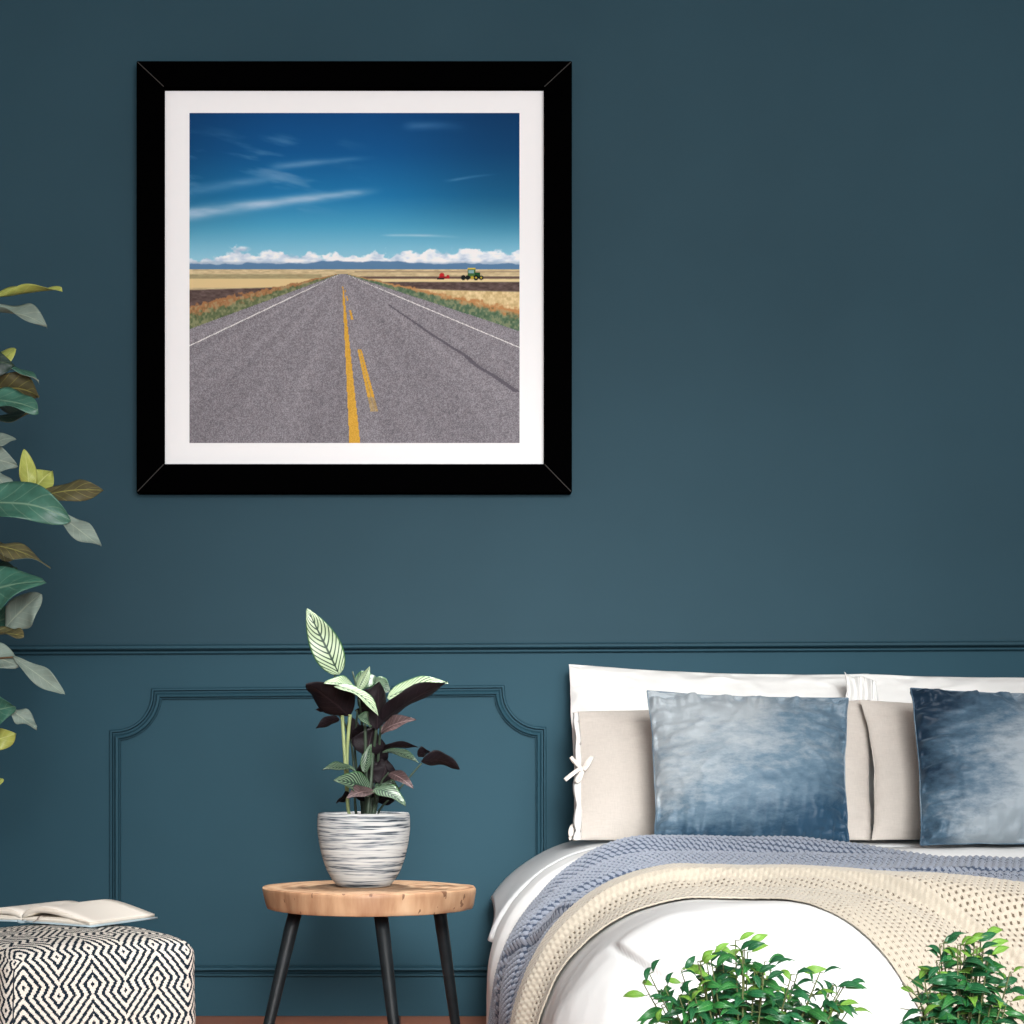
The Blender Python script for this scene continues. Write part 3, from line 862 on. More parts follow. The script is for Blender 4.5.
# ------------------------------------------------------------------ pinstripe plant in streaked pot
def build_calathea():
    cx, cy = P(363.7, 0, 3.6)[0], -0.90
    z0 = TBZ + .0008
    root = empty('potted_plant', (cx, cy, z0), 'pinstripe-leaved houseplant in a streaked grey-white pot on the wooden side table', 'plant')
    H = .1535
    prof = [(0, 0), (.050, 0), (.0565, .003), (.066, .014), (.078, .036), (.087, .062), (.0935, .092), (.0968, .120), (.0965, .140), (.0955, .150), (.0935, H),
            (.0895, H), (.0880, .149), (.0885, .125), (.085, .09), (0, .085)]
    V, F = lathe(prof, cx, cy, 96); V[:, 2] += z0
    # lumpy hand-turned grooves
    rr = np.hypot(V[:, 0] - cx, V[:, 1] - cy); an = np.arctan2(V[:, 1] - cy, V[:, 0] - cx)
    pot = mesh_np('pot', V, F, M['pot'], root)
    V, F = lathe([(0, .142), (.04, .144), (.086, .140)], cx, cy, 48); V[:, 2] += z0
    mesh_np('soil', V, F, M['soil'], root)
    q = lambda zx, zy, D: P(280 + zx * .2148, 590 + zy * .2148, D)
    S, U, K, R = 0, 1, 2, 3            # striped face, purple underside, dark green, pink veined
    # base, tip (zoomed px), W(m), roll, bend, cup, face, under, D0, D1
    L = [((276, 394), (124, 84), .056, 4, .05, .05, S, U, 3.60, 3.58),
         ((362, 466), (418, 356), .019, -10, .02, .9, S, S, 3.56, 3.56),
         ((322, 588), (120, 438), .078, 140, .06, .30, S, U, 3.57, 3.51),
         ((352, 470), (205, 432), .034, 48, .10, .3, S, U, 3.55, 3.50),
         ((250, 450), (462, 596), .036, 62, .16, .2, S, U, 3.50, 3.49),
         ((452, 650), (462, 425), .050, 150, .02, .4, K, U, 3.54, 3.52),
         ((470, 618), (782, 432), .058, 118, .05, .35, S, U, 3.55, 3.50),
         ((500, 505), (778, 428), .040, 48, .08, .25, S, U, 3.572, 3.525),
         ((420, 440), (514, 474), .040, 30, .12, .2, S, U, 3.64, 3.62),
         ((360, 452), (446, 400), .040, 30, .12, .2, S, U, 3.63, 3.64),
         ((470, 664), (634, 604), .034, 45, .10, .3, R, R, 3.54, 3.50),
         ((276, 600), (166, 646), .026, 130, .05, .3, K, U, 3.60, 3.60),
         ((220, 565), (165, 558), .014, 130, .05, .3, K, U, 3.60, 3.60),
         ((400, 770), (432, 640), .060, 160, .0, .2, K, U, 3.56, 3.56),
         ((350, 700), (330, 590), .030, 160, .0, .2, K, U, 3.60, 3.60),
         ((474, 742), (644, 732), .022, 118, .06, .3, K, U, 3.60, 3.56),
         ((478, 756), (648, 808), .024, 55, .10, .3, S, U, 3.56, 3.50),
         ((655, 800), (838, 836), .042, 128, .16, .25, K, U, 3.60, 3.60),
         ((640, 770), (700, 755), .03, 128, .1, .2, K, U, 3.6, 3.6),
         ((394, 850), (424, 716), .020, 20, .03, .5, S, S, 3.51, 3.51),
         ((356, 846), (196, 838), .026, 62, .10, .3, S, U, 3.54, 3.50),
         ((424, 936), (250, 884), .046, 34, .10, .2, S, U, 3.53, 3.47),
         ((446, 944), (310, 972), .034, 55, .12, .2, R, U, 3.51, 3.46),
         ((330, 960), (262, 992), .028, 120, .06, .2, K, U, 3.56, 3.54),
         ((430, 930), (586, 1004), .038, 48, .12, .2, S, U, 3.52, 3.46),
         ((440, 915), (560, 935), .034, 60, .12, .2, S, U, 3.58, 3.56),
         ((512, 852), (622, 924), .024, 30, .08, .3, R, R, 3.54, 3.48),
         ((470, 905), (500, 790), .052, 165, .0, .2, K, U, 3.58, 3.58),
         ((450, 850), (520, 860), .05, 140, .1, .2, K, U, 3.60, 3.58),
         ((430, 600), (350, 560), .05, 130, .1, .2, K, U, 3.62, 3.62),
         ((420, 620), (360, 590), .03, 40, .1, .2, S, U, 3.54, 3.50),
         ((440, 560), (380, 470), .055, 150, .05, .3, K, U, 3.58, 3.56),
         ((410, 700), (340, 650), .040, 150, .05, .3, K, U, 3.60, 3.58),
         ((430, 800), (470, 690), .055, 160, .0, .2, K, U, 3.60, 3.60),
         ((400, 900), (380, 800), .045, 150, .0, .2, K, U, 3.61, 3.61),
         ((440, 900), (452, 800), .05, 155, .0, .2, K, U, 3.58, 3.58),
         ((420, 980), (360, 930), .05, 140, .05, .2, K, U, 3.58, 3.55),
         ((450, 985), (530, 950), .05, 140, .05, .2, K, U, 3.60, 3.58)]
    lv = []
    for i, (b, t, W, roll, bend, cup, mt, mb, D0, D1) in enumerate(L):
        if mt == S and i > 7: mt = 4  # lower leaves take the copy with shade painted in
        lv.append(leaf(q(b[0], b[1], D0), q(t[0], t[1], D1), W * 1.16, roll, bend, cup, .05, w_ovate, 26, 13, .0007, i, mt, mb, twist=random.Random(i).uniform(-30, 30)))
    foliage('foliage', lv, [M['stripe'], M['purple'], M['darkleaf'], M['pinkleaf'], M['stripe_shaded']], root)
    def stem(pts, r0, r1, mat):
        p = [q(a, b, D) for (a, b, D) in pts]
        bs = np.array([cx + (p[0][0] - cx) * .8, cy + (p[0][1] - cy), z0 + .140])
        if p[0][2] > bs[2]: p = [bs] + p
        c = catmull(p, 24)
        V, F = tube(c, np.linspace(r0, r1, len(c)), 9)
        mesh_np('stem', V, F, mat, root)
    stem([(316, 1010, 3.56), (306, 850, 3.555), (290, 585, 3.57)], .0034, .0036, M['stem_green'])
    stem([(318, 1015, 3.58), (312, 780, 3.57), (326, 580, 3.565)], .0030, .0038, M['stem_green'])
    stem([(350, 1000, 3.62), (330, 700, 3.64), (250, 520, 3.625), (258, 380, 3.602)], .0030, .0020, M['stem_dark'])
    stem([(390, 1000, 3.60), (385, 700, 3.60), (370, 520, 3.58), (338, 380, 3.60)], .0042, .0018, M['stem_dark'])
    stem([(405, 1000, 3.56), (400, 800, 3.56), (396, 620, 3.55)], .006, .003, M['stem_dark'])
    stem([(425, 1000, 3.58), (430, 800, 3.58), (450, 640, 3.545)], .007, .003, M['stem_dark'])
    stem([(412, 1000, 3.53), (424, 880, 3.53), (432, 760, 3.54)], .005, .003, M['stem_dark'])
    stem([(440, 1000, 3.60), (452, 850, 3.60), (470, 620, 3.55)], .005, .0025, M['stem_dark'])
    stem([(470, 1015, 3.60), (560, 920, 3.60), (660, 805, 3.60)], .0026, .0018, M['stem_dark'])
    stem([(380, 1000, 3.64), (350, 760, 3.62), (360, 560, 3.57)], .003, .002, M['stem_dark'])
    stem([(440, 1000, 3.55), (444, 960, 3.52), (436, 934, 3.525)], .003, .002, M['stem_dark'])
    stem([(450, 1000, 3.57), (470, 900, 3.56), (505, 850, 3.545)], .0028, .0018, M['stem_dark'])


build_calathea()

# ------------------------------------------------------------------ pouf
PE1 = np.array([.811, .586, 0]); PE2 = np.array([-.586, .811, 0])
PCX, PCY, PH = -0.606, -1.384, .336


def build_pouf():
    root = empty('pouf', (PCX, PCY, 0), 'square fabric pouf woven in black and white diamond zigzags', 'pouf')
    hw = .179
    n = 44
    V = []; F = []; U = []; o = 0
    def pos(p):
        # rounded box with a domed top and softly bulging sides
        x, y, z = p[..., 0], p[..., 1], p[..., 2]
        r = .030; core = np.stack([np.clip(x, -hw + r, hw - r), np.clip(y, -hw + r, hw - r), np.clip(z, r * .8, PH - r * .8)], -1)
        d = np.stack([x, y, z], -1) - core
        dn = d / (np.linalg.norm(d, axis=-1, keepdims=True) + 1e-9)
        q = core + dn * r * np.array([1, 1, .8])
        fx = 1 - np.clip(np.abs(q[..., 0]) / hw, 0, 1) ** 2; fy = 1 - np.clip(np.abs(q[..., 1]) / hw, 0, 1) ** 2
        top = sstep(PH * .5, PH, q[..., 2])
        q[..., 2] += .030 * (fx * fy) ** .5 * top
        zz = q[..., 2] / PH; bl = .010 * np.clip(4 * zz * (1 - zz), 0, 1)
        q[..., 0] += np.sign(x) * bl * sstep(.6, 1, np.abs(q[..., 0]) / hw) * fy
        q[..., 1] += np.sign(y) * bl * sstep(.6, 1, np.abs(q[..., 1]) / hw) * fx
        q += .0016 * (np.stack([vnoise(y * 40, z * 40, 1), vnoise(x * 40, z * 40, 2), vnoise(x * 40, y * 40, 3)], -1) - .5)
        return q
    s = np.linspace(-1, 1, n) ; s = np.sign(s) * np.abs(s) ** .8
    A, B = np.meshgrid(s, s, indexing='ij')
    faces = []
    h2 = PH / 2
    faces.append((np.stack([A * hw, -np.full_like(A, hw), h2 + B * h2], -1), np.stack([A * hw + .062 * .55, PH + B * h2 - h2], -1)))     # front
    faces.append((np.stack([A * hw, B * hw, np.full_like(A, PH)], -1), np.stack([A * hw + .062 * .55, PH + hw + B * hw], -1)))             # top
    faces.append((np.stack([-np.full_like(A, hw), -A * hw, h2 + B * h2], -1), np.stack([A * hw + .40, B * h2 + h2 + .02], -1)))            # the near side face
    faces.append((np.stack([np.full_like(A, hw), A * hw, h2 + B * h2], -1), np.stack([A * hw + hw * 2, B * h2 + h2], -1)))
    faces.append((np.stack([-A * hw, np.full_like(A, hw), h2 + B * h2], -1), np.stack([A * hw + 1.1, B * h2 + h2], -1)))
    faces.append((np.stack([A * hw, -B * hw, np.zeros_like(A)], -1), np.stack([A * hw, B * hw], -1)))
    for p, uv in faces:
        q = pos(p)
        w = np.array([PCX, PCY, 0]) + q[..., 0:1] * PE1 + q[..., 1:2] * PE2 + q[..., 2:3] * np.array([0, 0, 1])
        V.append(w.reshape(-1, 3)); U.append(uv.reshape(-1, 2)); F.append(grid_faces(n, n, off=o)); o += n * n
    V = np.concatenate(V); V[:, 2] -= V[:, 2].min()
    body = mesh_np('cushion_body', V, np.concatenate(F), M['pouf'], root, np.concatenate(U))
    # corded seam down the near corner
    c = []
    for z in np.linspace(.02, PH - .02, 16):
        p = pos(np.array([[-hw, -hw, z]]))[0]; k = p[:2] / np.linalg.norm(p[:2]) * .0006
        c.append(np.array([PCX, PCY, 0]) + (p[0] + k[0]) * PE1 + (p[1] + k[1]) * PE2 + np.array([0, 0, p[2]]))
    Vt, Ft = tube(catmull(c, 32), .0011, 6)
    mesh_np('seam', Vt, Ft, M['seam'], root)


build_pouf()

# ------------------------------------------------------------------ open book
def build_book():
    ang = math.atan2(-.074, .141)
    e1 = np.array([math.cos(ang), math.sin(ang), 0]); e2 = np.array([-e1[1], e1[0], 0])
    org = np.array([-.690, -1.36, 0]); z0 = .3705
    tilt = -.035                                   # the book leans a little to the near side of the dome
    root = empty('open_book', org + np.array([0, 0, z0]), 'open book with cream pages lying face up on the patterned pouf', 'book')
    Wc, Lc = .160, .200
    def place(X, Y, Z): return org + X[..., None] * e1 + Y[..., None] * e2 + (z0 + Z + tilt * np.abs(X) * 0.5)[..., None] * np.array([0, 0, 1])
    def slab(name, xs, ztop, zbot, y0, y1, mat, ny=6):
        ys = np.linspace(y0, y1, ny)
        X, Y = np.meshgrid(xs, ys, indexing='ij')
        T = place(X, Y, np.repeat(np.asarray(ztop)[:, None], ny, 1)); B = place(X, Y, np.repeat(np.asarray(zbot)[:, None], ny, 1))
        n = X.size
        V = np.concatenate([T.reshape(-1, 3), B.reshape(-1, 3)])
        idx = np.arange(n).reshape(X.shape)
        ring = np.concatenate([idx[:, 0], idx[-1, 1:], idx[-2::-1, -1], idx[0, -2:0:-1]]); r2 = np.roll(ring, -1)
        F = np.concatenate([grid_faces(len(xs), ny), grid_faces(len(xs), ny, off=n, flip=True), np.stack([ring, ring + n, r2 + n, r2], -1)])
        return V, F
    cv = []
    x = np.linspace(.008, Wc, 10)
    for sgn in (1, -1):
        V, F = slab('cover', sgn * x if sgn > 0 else sgn * x[::-1], np.full(10, .0028), np.full(10, .0), 0, Lc, None)
        mesh_np('cover', V, F, M['cover'], root, smooth=False)
    xs = np.linspace(-.0085, .0085, 8)
    V, F = slab('spine', xs, .0028 + .004 * (1 - (xs / .0085) ** 2) * -0.4 + .001, -.0006 - .002 * (1 - (xs / .0085) ** 2), 0, Lc, None)
    mesh_np('spine', V, F, M['cover'], root)
    # the page blocks: a fan of bowed leaves on each side
    for sgn in (1, -1):
        x = np.linspace(0, 1, 30)
        H = .027 if sgn > 0 else .021
        arch = lambda h, w: (.0040 + h * (np.sin(np.pi * np.minimum(1, (x * .985 + .015)) ** .62) ** .9) * (1 - .25 * x) + h * .16 * x)
        top = arch(H, 1); thick = np.interp(x, [0, .06, .3, .8, 1], [.004, .010, .011, .008, .006])
        for k, (hf, tf, yo) in enumerate(((1.0, 1.0, .004),)):
            xs = sgn * x * (Wc - .006)
            zt = arch(H, 1)
            zb = np.maximum(zt - thick, .0032)
            o_ = slice(None) if sgn > 0 else slice(None, None, -1)
            V, F = slab('page_block', xs[o_], zt[o_], zb[o_], .003, Lc - .003, None, 8)
            mesh_np('page_block', V, F, M['paper'], root)
        # lower, flatter part of the block, leaving the dark gap seen under the bowed pages
        zt = .0034 + np.interp(x, [0, .1, .55, .9, 1], [.002, .006, .0085, .0070, .0052]); zb = np.full_like(x, .0030)
        o_ = slice(None) if sgn > 0 else slice(None, None, -1)
        xs = sgn * x * (Wc - .005)
        V, F = slab('page_block', xs[o_], zt[o_], zb[o_], .003, Lc - .003, None, 8)
        mesh_np('page_block', V, F, M['paper'], root)
    # ribbon hanging out of the near edge
    def pt(X, Y, Z): return place(np.array([X]), np.array([Y]), np.array([Z]))[0]
    c = catmull([pt(.050, .03, .0145), pt(.046, .000, .014), pt(.042, -.006, .007), pt(.036, -.010, .0025)], 16)
    Vt = []
    for p in c: Vt += [p - .0018 * e1, p + .0018 * e1, p + .0018 * e1 - .0004 * e2, p - .0018 * e1 - .0004 * e2]
    F = [list(f) for f in grid_faces(len(c), 4, False, True)]
    mesh_np('ribbon_bookmark', np.array(Vt), F, M['bookmark'], root)


build_book()

# ------------------------------------------------------------------ bed
X0, X1, YFT, R, RZ, HT = 0.230, 2.12, -2.05, 0.28, 0.28, 0.439
XA = X0 + R; AM = X1 - R - XA; YA = YFT + R      # a = 0 at X = XA, b = 0 at y = YA
_t = np.linspace(0, math.pi / 2, 200)
_ex = R * np.sin(_t); _ez = RZ * (1 - np.cos(_t))
_arc = np.r_[0, np.cumsum(np.hypot(np.diff(_ex), np.diff(_ez)))]
ARC = _arc[-1]


def base(a, b, inset=0.0):
    """the puffed outline of the made-up bed: a runs across (a<0 hangs down near the table), b towards the wall (b<0 hangs over the foot)"""
    ra = np.where(a < 0, -a, np.maximum(0, a - AM)); rb = np.maximum(0, -b)
    r = np.hypot(ra, rb) + 1e-9
    h = np.interp(r, np.r_[_arc, ARC + 2], np.r_[_ex, R]); d = np.interp(r, np.r_[_arc, ARC + 2], np.r_[_ez, RZ + 2])
    sx = np.where(a < 0, -1.0, 1.0)
    X = np.where(a < 0, XA, np.where(a > AM, XA + AM, XA + a)) + sx * h * ra / r
    Y = np.where(b < 0, YA, YA + b) - h * rb / r
    Z = HT - d
    # normal
    e = np.interp(r, np.r_[_arc, ARC + 2], np.r_[_t, math.pi / 2])
    N = np.stack([sx * np.sin(e) * ra / r, -np.sin(e) * rb / r, np.cos(e)], -1)
    return np.stack([X, Y, Z], -1), N


def blue_relief(a, b):
    """heaped folds of the blue throw (height above the duvet)"""
    far = 1.02 - .08 * sstep(.3, 1.0, a)
    env = (1 - .80 * sstep(.28, .70, a)) * sstep(-.36, .02, a)
    w = far - b
    h = .056 * np.exp(-((w - .13 + .02 * np.sin(a * 5)) / .070) ** 2) * env
    h = h + .024 * np.exp(-((w - .32 + .03 * np.sin(a * 4 + 1)) / .060) ** 2) * (0.35 + .65 * env) * sstep(-.5, -.1, a)
    wc = .41 + .05 * sstep(.1, .6, a) + .02 * np.sin(a * 7)
    h = h + .013 * sstep(.22, .36, w) * (1 - sstep(wc, wc + .022, w)) * sstep(-.62, -.2, a)
    h = h + .010 * np.exp(-((w - .56 + .02 * np.sin(a * 3 + 2)) / .030) ** 2) * sstep(-.5, -.1, a)
    side = sstep(-.10, -.40, a)
    h = h + side * .006 * (1 + np.sin(w * 24)) + .016 * sstep(-.34, -.62, a)
    return h, far


def blue_near(a): return np.interp(a, [-.62, 0, .1, .2, .3, .4, .6, 1.8], [.26, .24, .18, .06, -.05, -.11, -.20, -.33])


def beige_bounds(a):
    far = np.interp(a, [-.70, -.3, -.12, .05, .20, .37, .47, .80, 1.6], [.35, .35, .36, .36, .22, .02, -.04, -.12, -.25])
    near = np.interp(a, [-.70, -.3, -.05, .05, .10, .15, .19, .23, .28, .38, .60, 1.6], [.22, .16, .10, .06, .00, -.08, -.16, -.27, -.39, -.52, -.60, -.64])
    return far, near


def smooth1(f, a, s=.06):
    return (f(a - s) + f(a) * 2 + f(a + s)) / 4.0


def build_bed():
    root = empty('bed', (1.16, -1.05, 0), 'wide bed against the wall, mattress under white bedding', 'bed')
    V, F = box(.34, 2.0, -1.92, -.05, .11, .22); o = mesh_np('bed_frame', V, F, M['bedwood'], root, smooth=False); bevel(o, .015)
    V, F = box(.43, 1.92, -1.84, -.06, .222, .385); o = mesh_np('mattress', V, F, M['white_cotton'], root, smooth=False); bevel(o, .05, 5)
    for (x, y) in ((.38, -1.85), (1.94, -1.85), (.38, -.15), (1.94, -.15)):
        V, F = tube([(x, y, .112), (x, y, 0)], [.025, .018], 16); mesh_np('leg', V, F, M['table_leg'], root)


build_bed()


def drape(a, b, off):
    G, N = base(a, b)
    return G + N * off[..., None]


def build_sheet():
    a = np.linspace(-.33, AM + .30, 170); b = np.linspace(1.08, 1.68, 80)
    A, B = np.meshgrid(a, b, indexing='ij')
    dip = .10 * np.exp(-((B - 1.29) / .10) ** 2) - .10 * sstep(1.35, 1.6, B)
    A2 = np.where(A < 0, A * (1 + dip), A)
    off = -.020 + .050 * sstep(1.245, 1.30, B)
    off = off + .012 * sstep(-.16, -.34, A) * (0.5 + .5 * np.sin(B * 16 + .8)) * sstep(1.25, 1.32, B)
    G = drape(A2, B, off)
    o = sheet_mesh('bed_sheet', G, .002, M['sheet'], None)
    tag(o, 'pale grey sheet edge hanging at the head of the bed beside the wall', 'sheet')


def duvet_noise(A, B):
    fr = sstep(.10, -.2, B)                       # billows on the front drop
    return .010 * (fbm(A * 5, B * 5, 71, 3) - .45) + .004 * (fbm(A * 14, B * 14, 75, 3) - .45) + fr * (.010 * (fbm(A * 7 + 2, B * 3, 77, 3) - .45))


def build_duvet():
    a = np.r_[np.linspace(-.56, .5, 230), np.linspace(.51, AM + .5, 90)]
    b = np.linspace(-.56, 1.235, 240)
    A, B = np.meshgrid(a, b, indexing='ij')
    off = duvet_noise(A, B)
    G, N = base(A, B)
    # the tucked corner: one layer lies over the other along a crease
    xl = np.array([.18, .235, .262, .300, .345, .40, .46]); zl = np.array([.30, .365, .388, .393, .372, .338, .30])
    line = np.interp(G[..., 0], xl, zl)
    s = sstep(-.004, .003, G[..., 2] - line)
    m = sstep(-1.78, -1.84, G[..., 1]) * sstep(.50, .40, G[..., 0])
    off = off + m * (.008 * s - .007 * np.exp(-((G[..., 2] - line + .006) / .006) ** 2))
    line2 = np.interp(G[..., 2], [.16, .25, .33, .39], [.222, .226, .240, .27])
    off = off - .006 * np.exp(-((G[..., 0] - line2) / .006) ** 2) * m * (G[..., 2] < .39)
    # hem at the head end lifts a little
    off = off + .031 * sstep(1.02, 1.12, B)
    o = sheet_mesh('duvet', G + N * off[..., None], .006, M['duvet'], None)
    tag(o, 'smooth white duvet covering the bed and hanging over its foot', 'duvet')


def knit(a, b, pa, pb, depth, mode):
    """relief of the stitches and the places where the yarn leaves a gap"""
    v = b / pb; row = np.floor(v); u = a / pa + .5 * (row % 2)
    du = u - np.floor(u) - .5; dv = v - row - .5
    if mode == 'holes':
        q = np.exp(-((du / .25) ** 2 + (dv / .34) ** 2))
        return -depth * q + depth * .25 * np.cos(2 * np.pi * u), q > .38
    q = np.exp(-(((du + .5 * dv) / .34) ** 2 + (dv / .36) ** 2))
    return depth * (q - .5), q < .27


def build_throws():
    # blue-grey
    a = np.r_[np.arange(-.62, .95, .0019), np.linspace(.953, AM + .15, 90)]
    w = np.linspace(0, 1, 420)
    A, Wt = np.meshgrid(a, w, indexing='ij')
    _, far = blue_relief(A, A * 0)
    near = blue_near(A)
    far = far + .012 * np.sin(A * 21) * 0
    B = near + (far - near) * Wt
    h, _ = blue_relief(A, B)
    edge = np.minimum(Wt, 1 - Wt)
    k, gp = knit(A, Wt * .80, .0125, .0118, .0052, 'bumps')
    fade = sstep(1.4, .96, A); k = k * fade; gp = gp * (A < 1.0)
    off = .011 + duvet_noise(A, B) + h * sstep(0, .06, edge) + k
    off = off + .004 * (fbm(A * 6, B * 9, 81, 3) - .45)
    # tuck in the hanging part: the head-side fold lies over the rest
    ln = np.interp(A, [-.62, -.33, -.17, 0], [.92, .68, .40, .30])
    off = off + .015 * sstep(-.12, -.20, A) * sstep(ln - .012, ln + .010, B) * (1 - .8 * sstep(ln + .05, ln + .22, B)) 
    G = drape(A, B, off)
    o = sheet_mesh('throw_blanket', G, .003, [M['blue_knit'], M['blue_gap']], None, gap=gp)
    tag(o, 'blue-grey chunky knitted throw laid across the bed below the pillows', 'blanket', 'knitted throws on the bed')
    # beige
    a = np.r_[np.arange(-.62, .75, .0018), np.linspace(.753, AM + .1, 120)]
    w = np.linspace(0, 1, 400)
    A, Wt = np.meshgrid(a, w, indexing='ij')
    far = smooth1(lambda q: beige_bounds(q)[0], A); nearb = smooth1(lambda q: beige_bounds(q)[1], A, .02)
    B = nearb + (far - nearb) * Wt
    wid = (far - nearb)
    d = B - nearb
    hb, bfar = blue_relief(A, B)
    bn = blue_near(A)
    over = sstep(-.05, .02, B - bn)
    sd = 1 - .75 * sstep(-.05, -.40, A)
    off = .0065 + duvet_noise(A, B) + over * (.0235 + hb)
    # rolled folds along its length
    e = far - B
    k1 = .105 + .16 * sstep(.15, .6, A) + .012 * np.sin(A * 6)
    off = off + sd * .013 * sstep(0, .03, e) * (1 - sstep(k1, k1 + .024, e))
    off = off + sd * .008 * np.exp(-((e - .20 - .15 * sstep(.1, .5, A)) / .04) ** 2)
    off = off + .014 * np.exp(-((e - .30 - .1 * sstep(.1, .5, A) + .2 * (A - .4)) / .06) ** 2) * sstep(.15, .3, A)
    off = off + .010 * (fbm(A * 5, B * 5 + 2, 91, 3) - .36) * sstep(0, .06, d)
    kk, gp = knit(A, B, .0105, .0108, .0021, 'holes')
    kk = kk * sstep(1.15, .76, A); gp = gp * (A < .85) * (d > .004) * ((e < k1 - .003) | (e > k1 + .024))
    off = off + kk * np.minimum(1, sstep(0, .03, d) + .3)
    G = drape(A, B, off)
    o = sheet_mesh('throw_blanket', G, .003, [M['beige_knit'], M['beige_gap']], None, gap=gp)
    tag(o, 'beige openwork knitted throw lying over the blue-grey one and the white duvet', 'blanket', 'knitted throws on the bed')


build_sheet(); build_duvet(); build_throws()


# ------------------------------------------------------------------ pillows
def pillow_mesh(quad, T, cu, cv, wr=.0, wfine=.0, seed=0, n=110, m=90, sag=.2, p=2.6, ears=0.0, extra=None):
    """quad: TL, TR, BR, BL (world); T: full thickness; cu/cv: how far the sides / top and bottom bow inwards"""
    TL, TR, BR, BL = [np.asarray(k, float) for k in quad]
    s = np.linspace(-1, 1, n); t = np.linspace(-1, 1, m)
    s = np.sin(s * math.pi / 2 * .92) / math.sin(math.pi / 2 * .92); t = np.sin(t * math.pi / 2 * .92) / math.sin(math.pi / 2 * .92)
    U, Vv = np.meshgrid(s, t, indexing='ij')
    edge_n = .012 * (vnoise(Vv * 5 + 9, U * 0 + seed, seed) - .5)
    u = U * (1 - cu * (1 - Vv ** 2)) + edge_n * np.abs(U) ** 4
    v = Vv * (1 - np.where(Vv > 0, cv, cv * .4) * (1 - U ** 2)) + .010 * (vnoise(U * 5 + 3, Vv * 0 + seed + 1, seed + 2) - .5) * np.abs(Vv) ** 4
    fu = (u + 1) / 2; fv = (v + 1) / 2
    Pm = (BL * (1 - fu)[..., None] + BR * fu[..., None]) * (1 - fv)[..., None] + (TL * (1 - fu)[..., None] + TR * fu[..., None]) * fv[..., None]
    nrm = np.cross(BR - BL, TL - BL); nrm /= np.linalg.norm(nrm)          # faces the camera
    th = ((1 - np.abs(U) ** p) * (1 - np.abs(Vv) ** p)).clip(0) ** .62 * T / 2 * (1 - sag * Vv)
    du = 1 - np.abs(U); dv = 1 - np.abs(Vv)
    def wrinkle(sd):
        a = np.exp(-du / .20) * (fbm(Vv * 9 + 4, du * 2.5, sd, 3) - .45) * sstep(0, .05, du)
        b = np.exp(-dv / .20) * (fbm(U * 9 + 8, dv * 2.5, sd + 5, 3) - .45) * sstep(0, .05, dv)
        r1 = 1 - np.abs(fbm(U * 2.2 + Vv * 1.2 + 3, Vv * 2.6 - U * .8 + 5, sd + 9, 3) * 2 - .9)
        c = np.clip(r1 - .82, 0, 1) * 2.0 * np.minimum(1, np.minimum(du, dv) / .1)
        f = fbm(U * 5 + 1, Vv * 5 + 6, sd + 13, 4) - .45
        return wr * (a + b) * 1.5 + wfine * (c + .6 * f * np.minimum(1, np.minimum(du, dv) / .15))
    front = Pm + nrm * (th + wrinkle(seed + 20))[..., None]
    back = Pm - nrm * (th * .8 + .3 * wrinkle(seed + 40))[..., None]
    if extra is not None: front = front + nrm * extra(U, Vv)[..., None]
    nn = n * m
    V = np.concatenate([front.reshape(-1, 3), back.reshape(-1, 3)])
    idx = np.arange(nn).reshape(n, m)
    ring = np.concatenate([idx[:, 0], idx[-1, 1:], idx[-2::-1, -1], idx[0, -2:0:-1]]); r2 = np.roll(ring, -1)
    F = np.concatenate([grid_faces(n, m), grid_faces(n, m, off=nn, flip=True), np.stack([ring, ring + nn, r2 + nn, r2], -1)])
    uv = np.stack([fu, fv], -1).reshape(-1, 2)
    return V, F, np.concatenate([uv, uv]), Pm, nrm


def seam_tube(Pm, r, mat, root, name='piping'):
    ring = np.concatenate([Pm[::3, 0], Pm[-1, 1::3], Pm[-2::-3, -1], Pm[0, -2:0:-3]])
    V, F = tube(np.vstack([ring, ring[:1]]), r, 6)
    mesh_np(name, V, F, mat, root)


def pq(tl, tr, br, bl, Dt, Db):
    return [P(tl[0], tl[1], Dt), P(tr[0], tr[1], Dt), P(br[0], br[1], Db), P(bl[0], bl[1], Db)]


def pillow(name, quad, T, mat, label, cat, group, **kw):
    V, F, uv, Pm, nrm = pillow_mesh(quad, T, **kw)
    c = Pm.reshape(-1, 3).mean(0)
    root = empty(name, (c[0], c[1], quad[2][2]), label, cat, group)
    body = mesh_np('pillow_body', V, F, mat, root, uv)
    return root, Pm, nrm


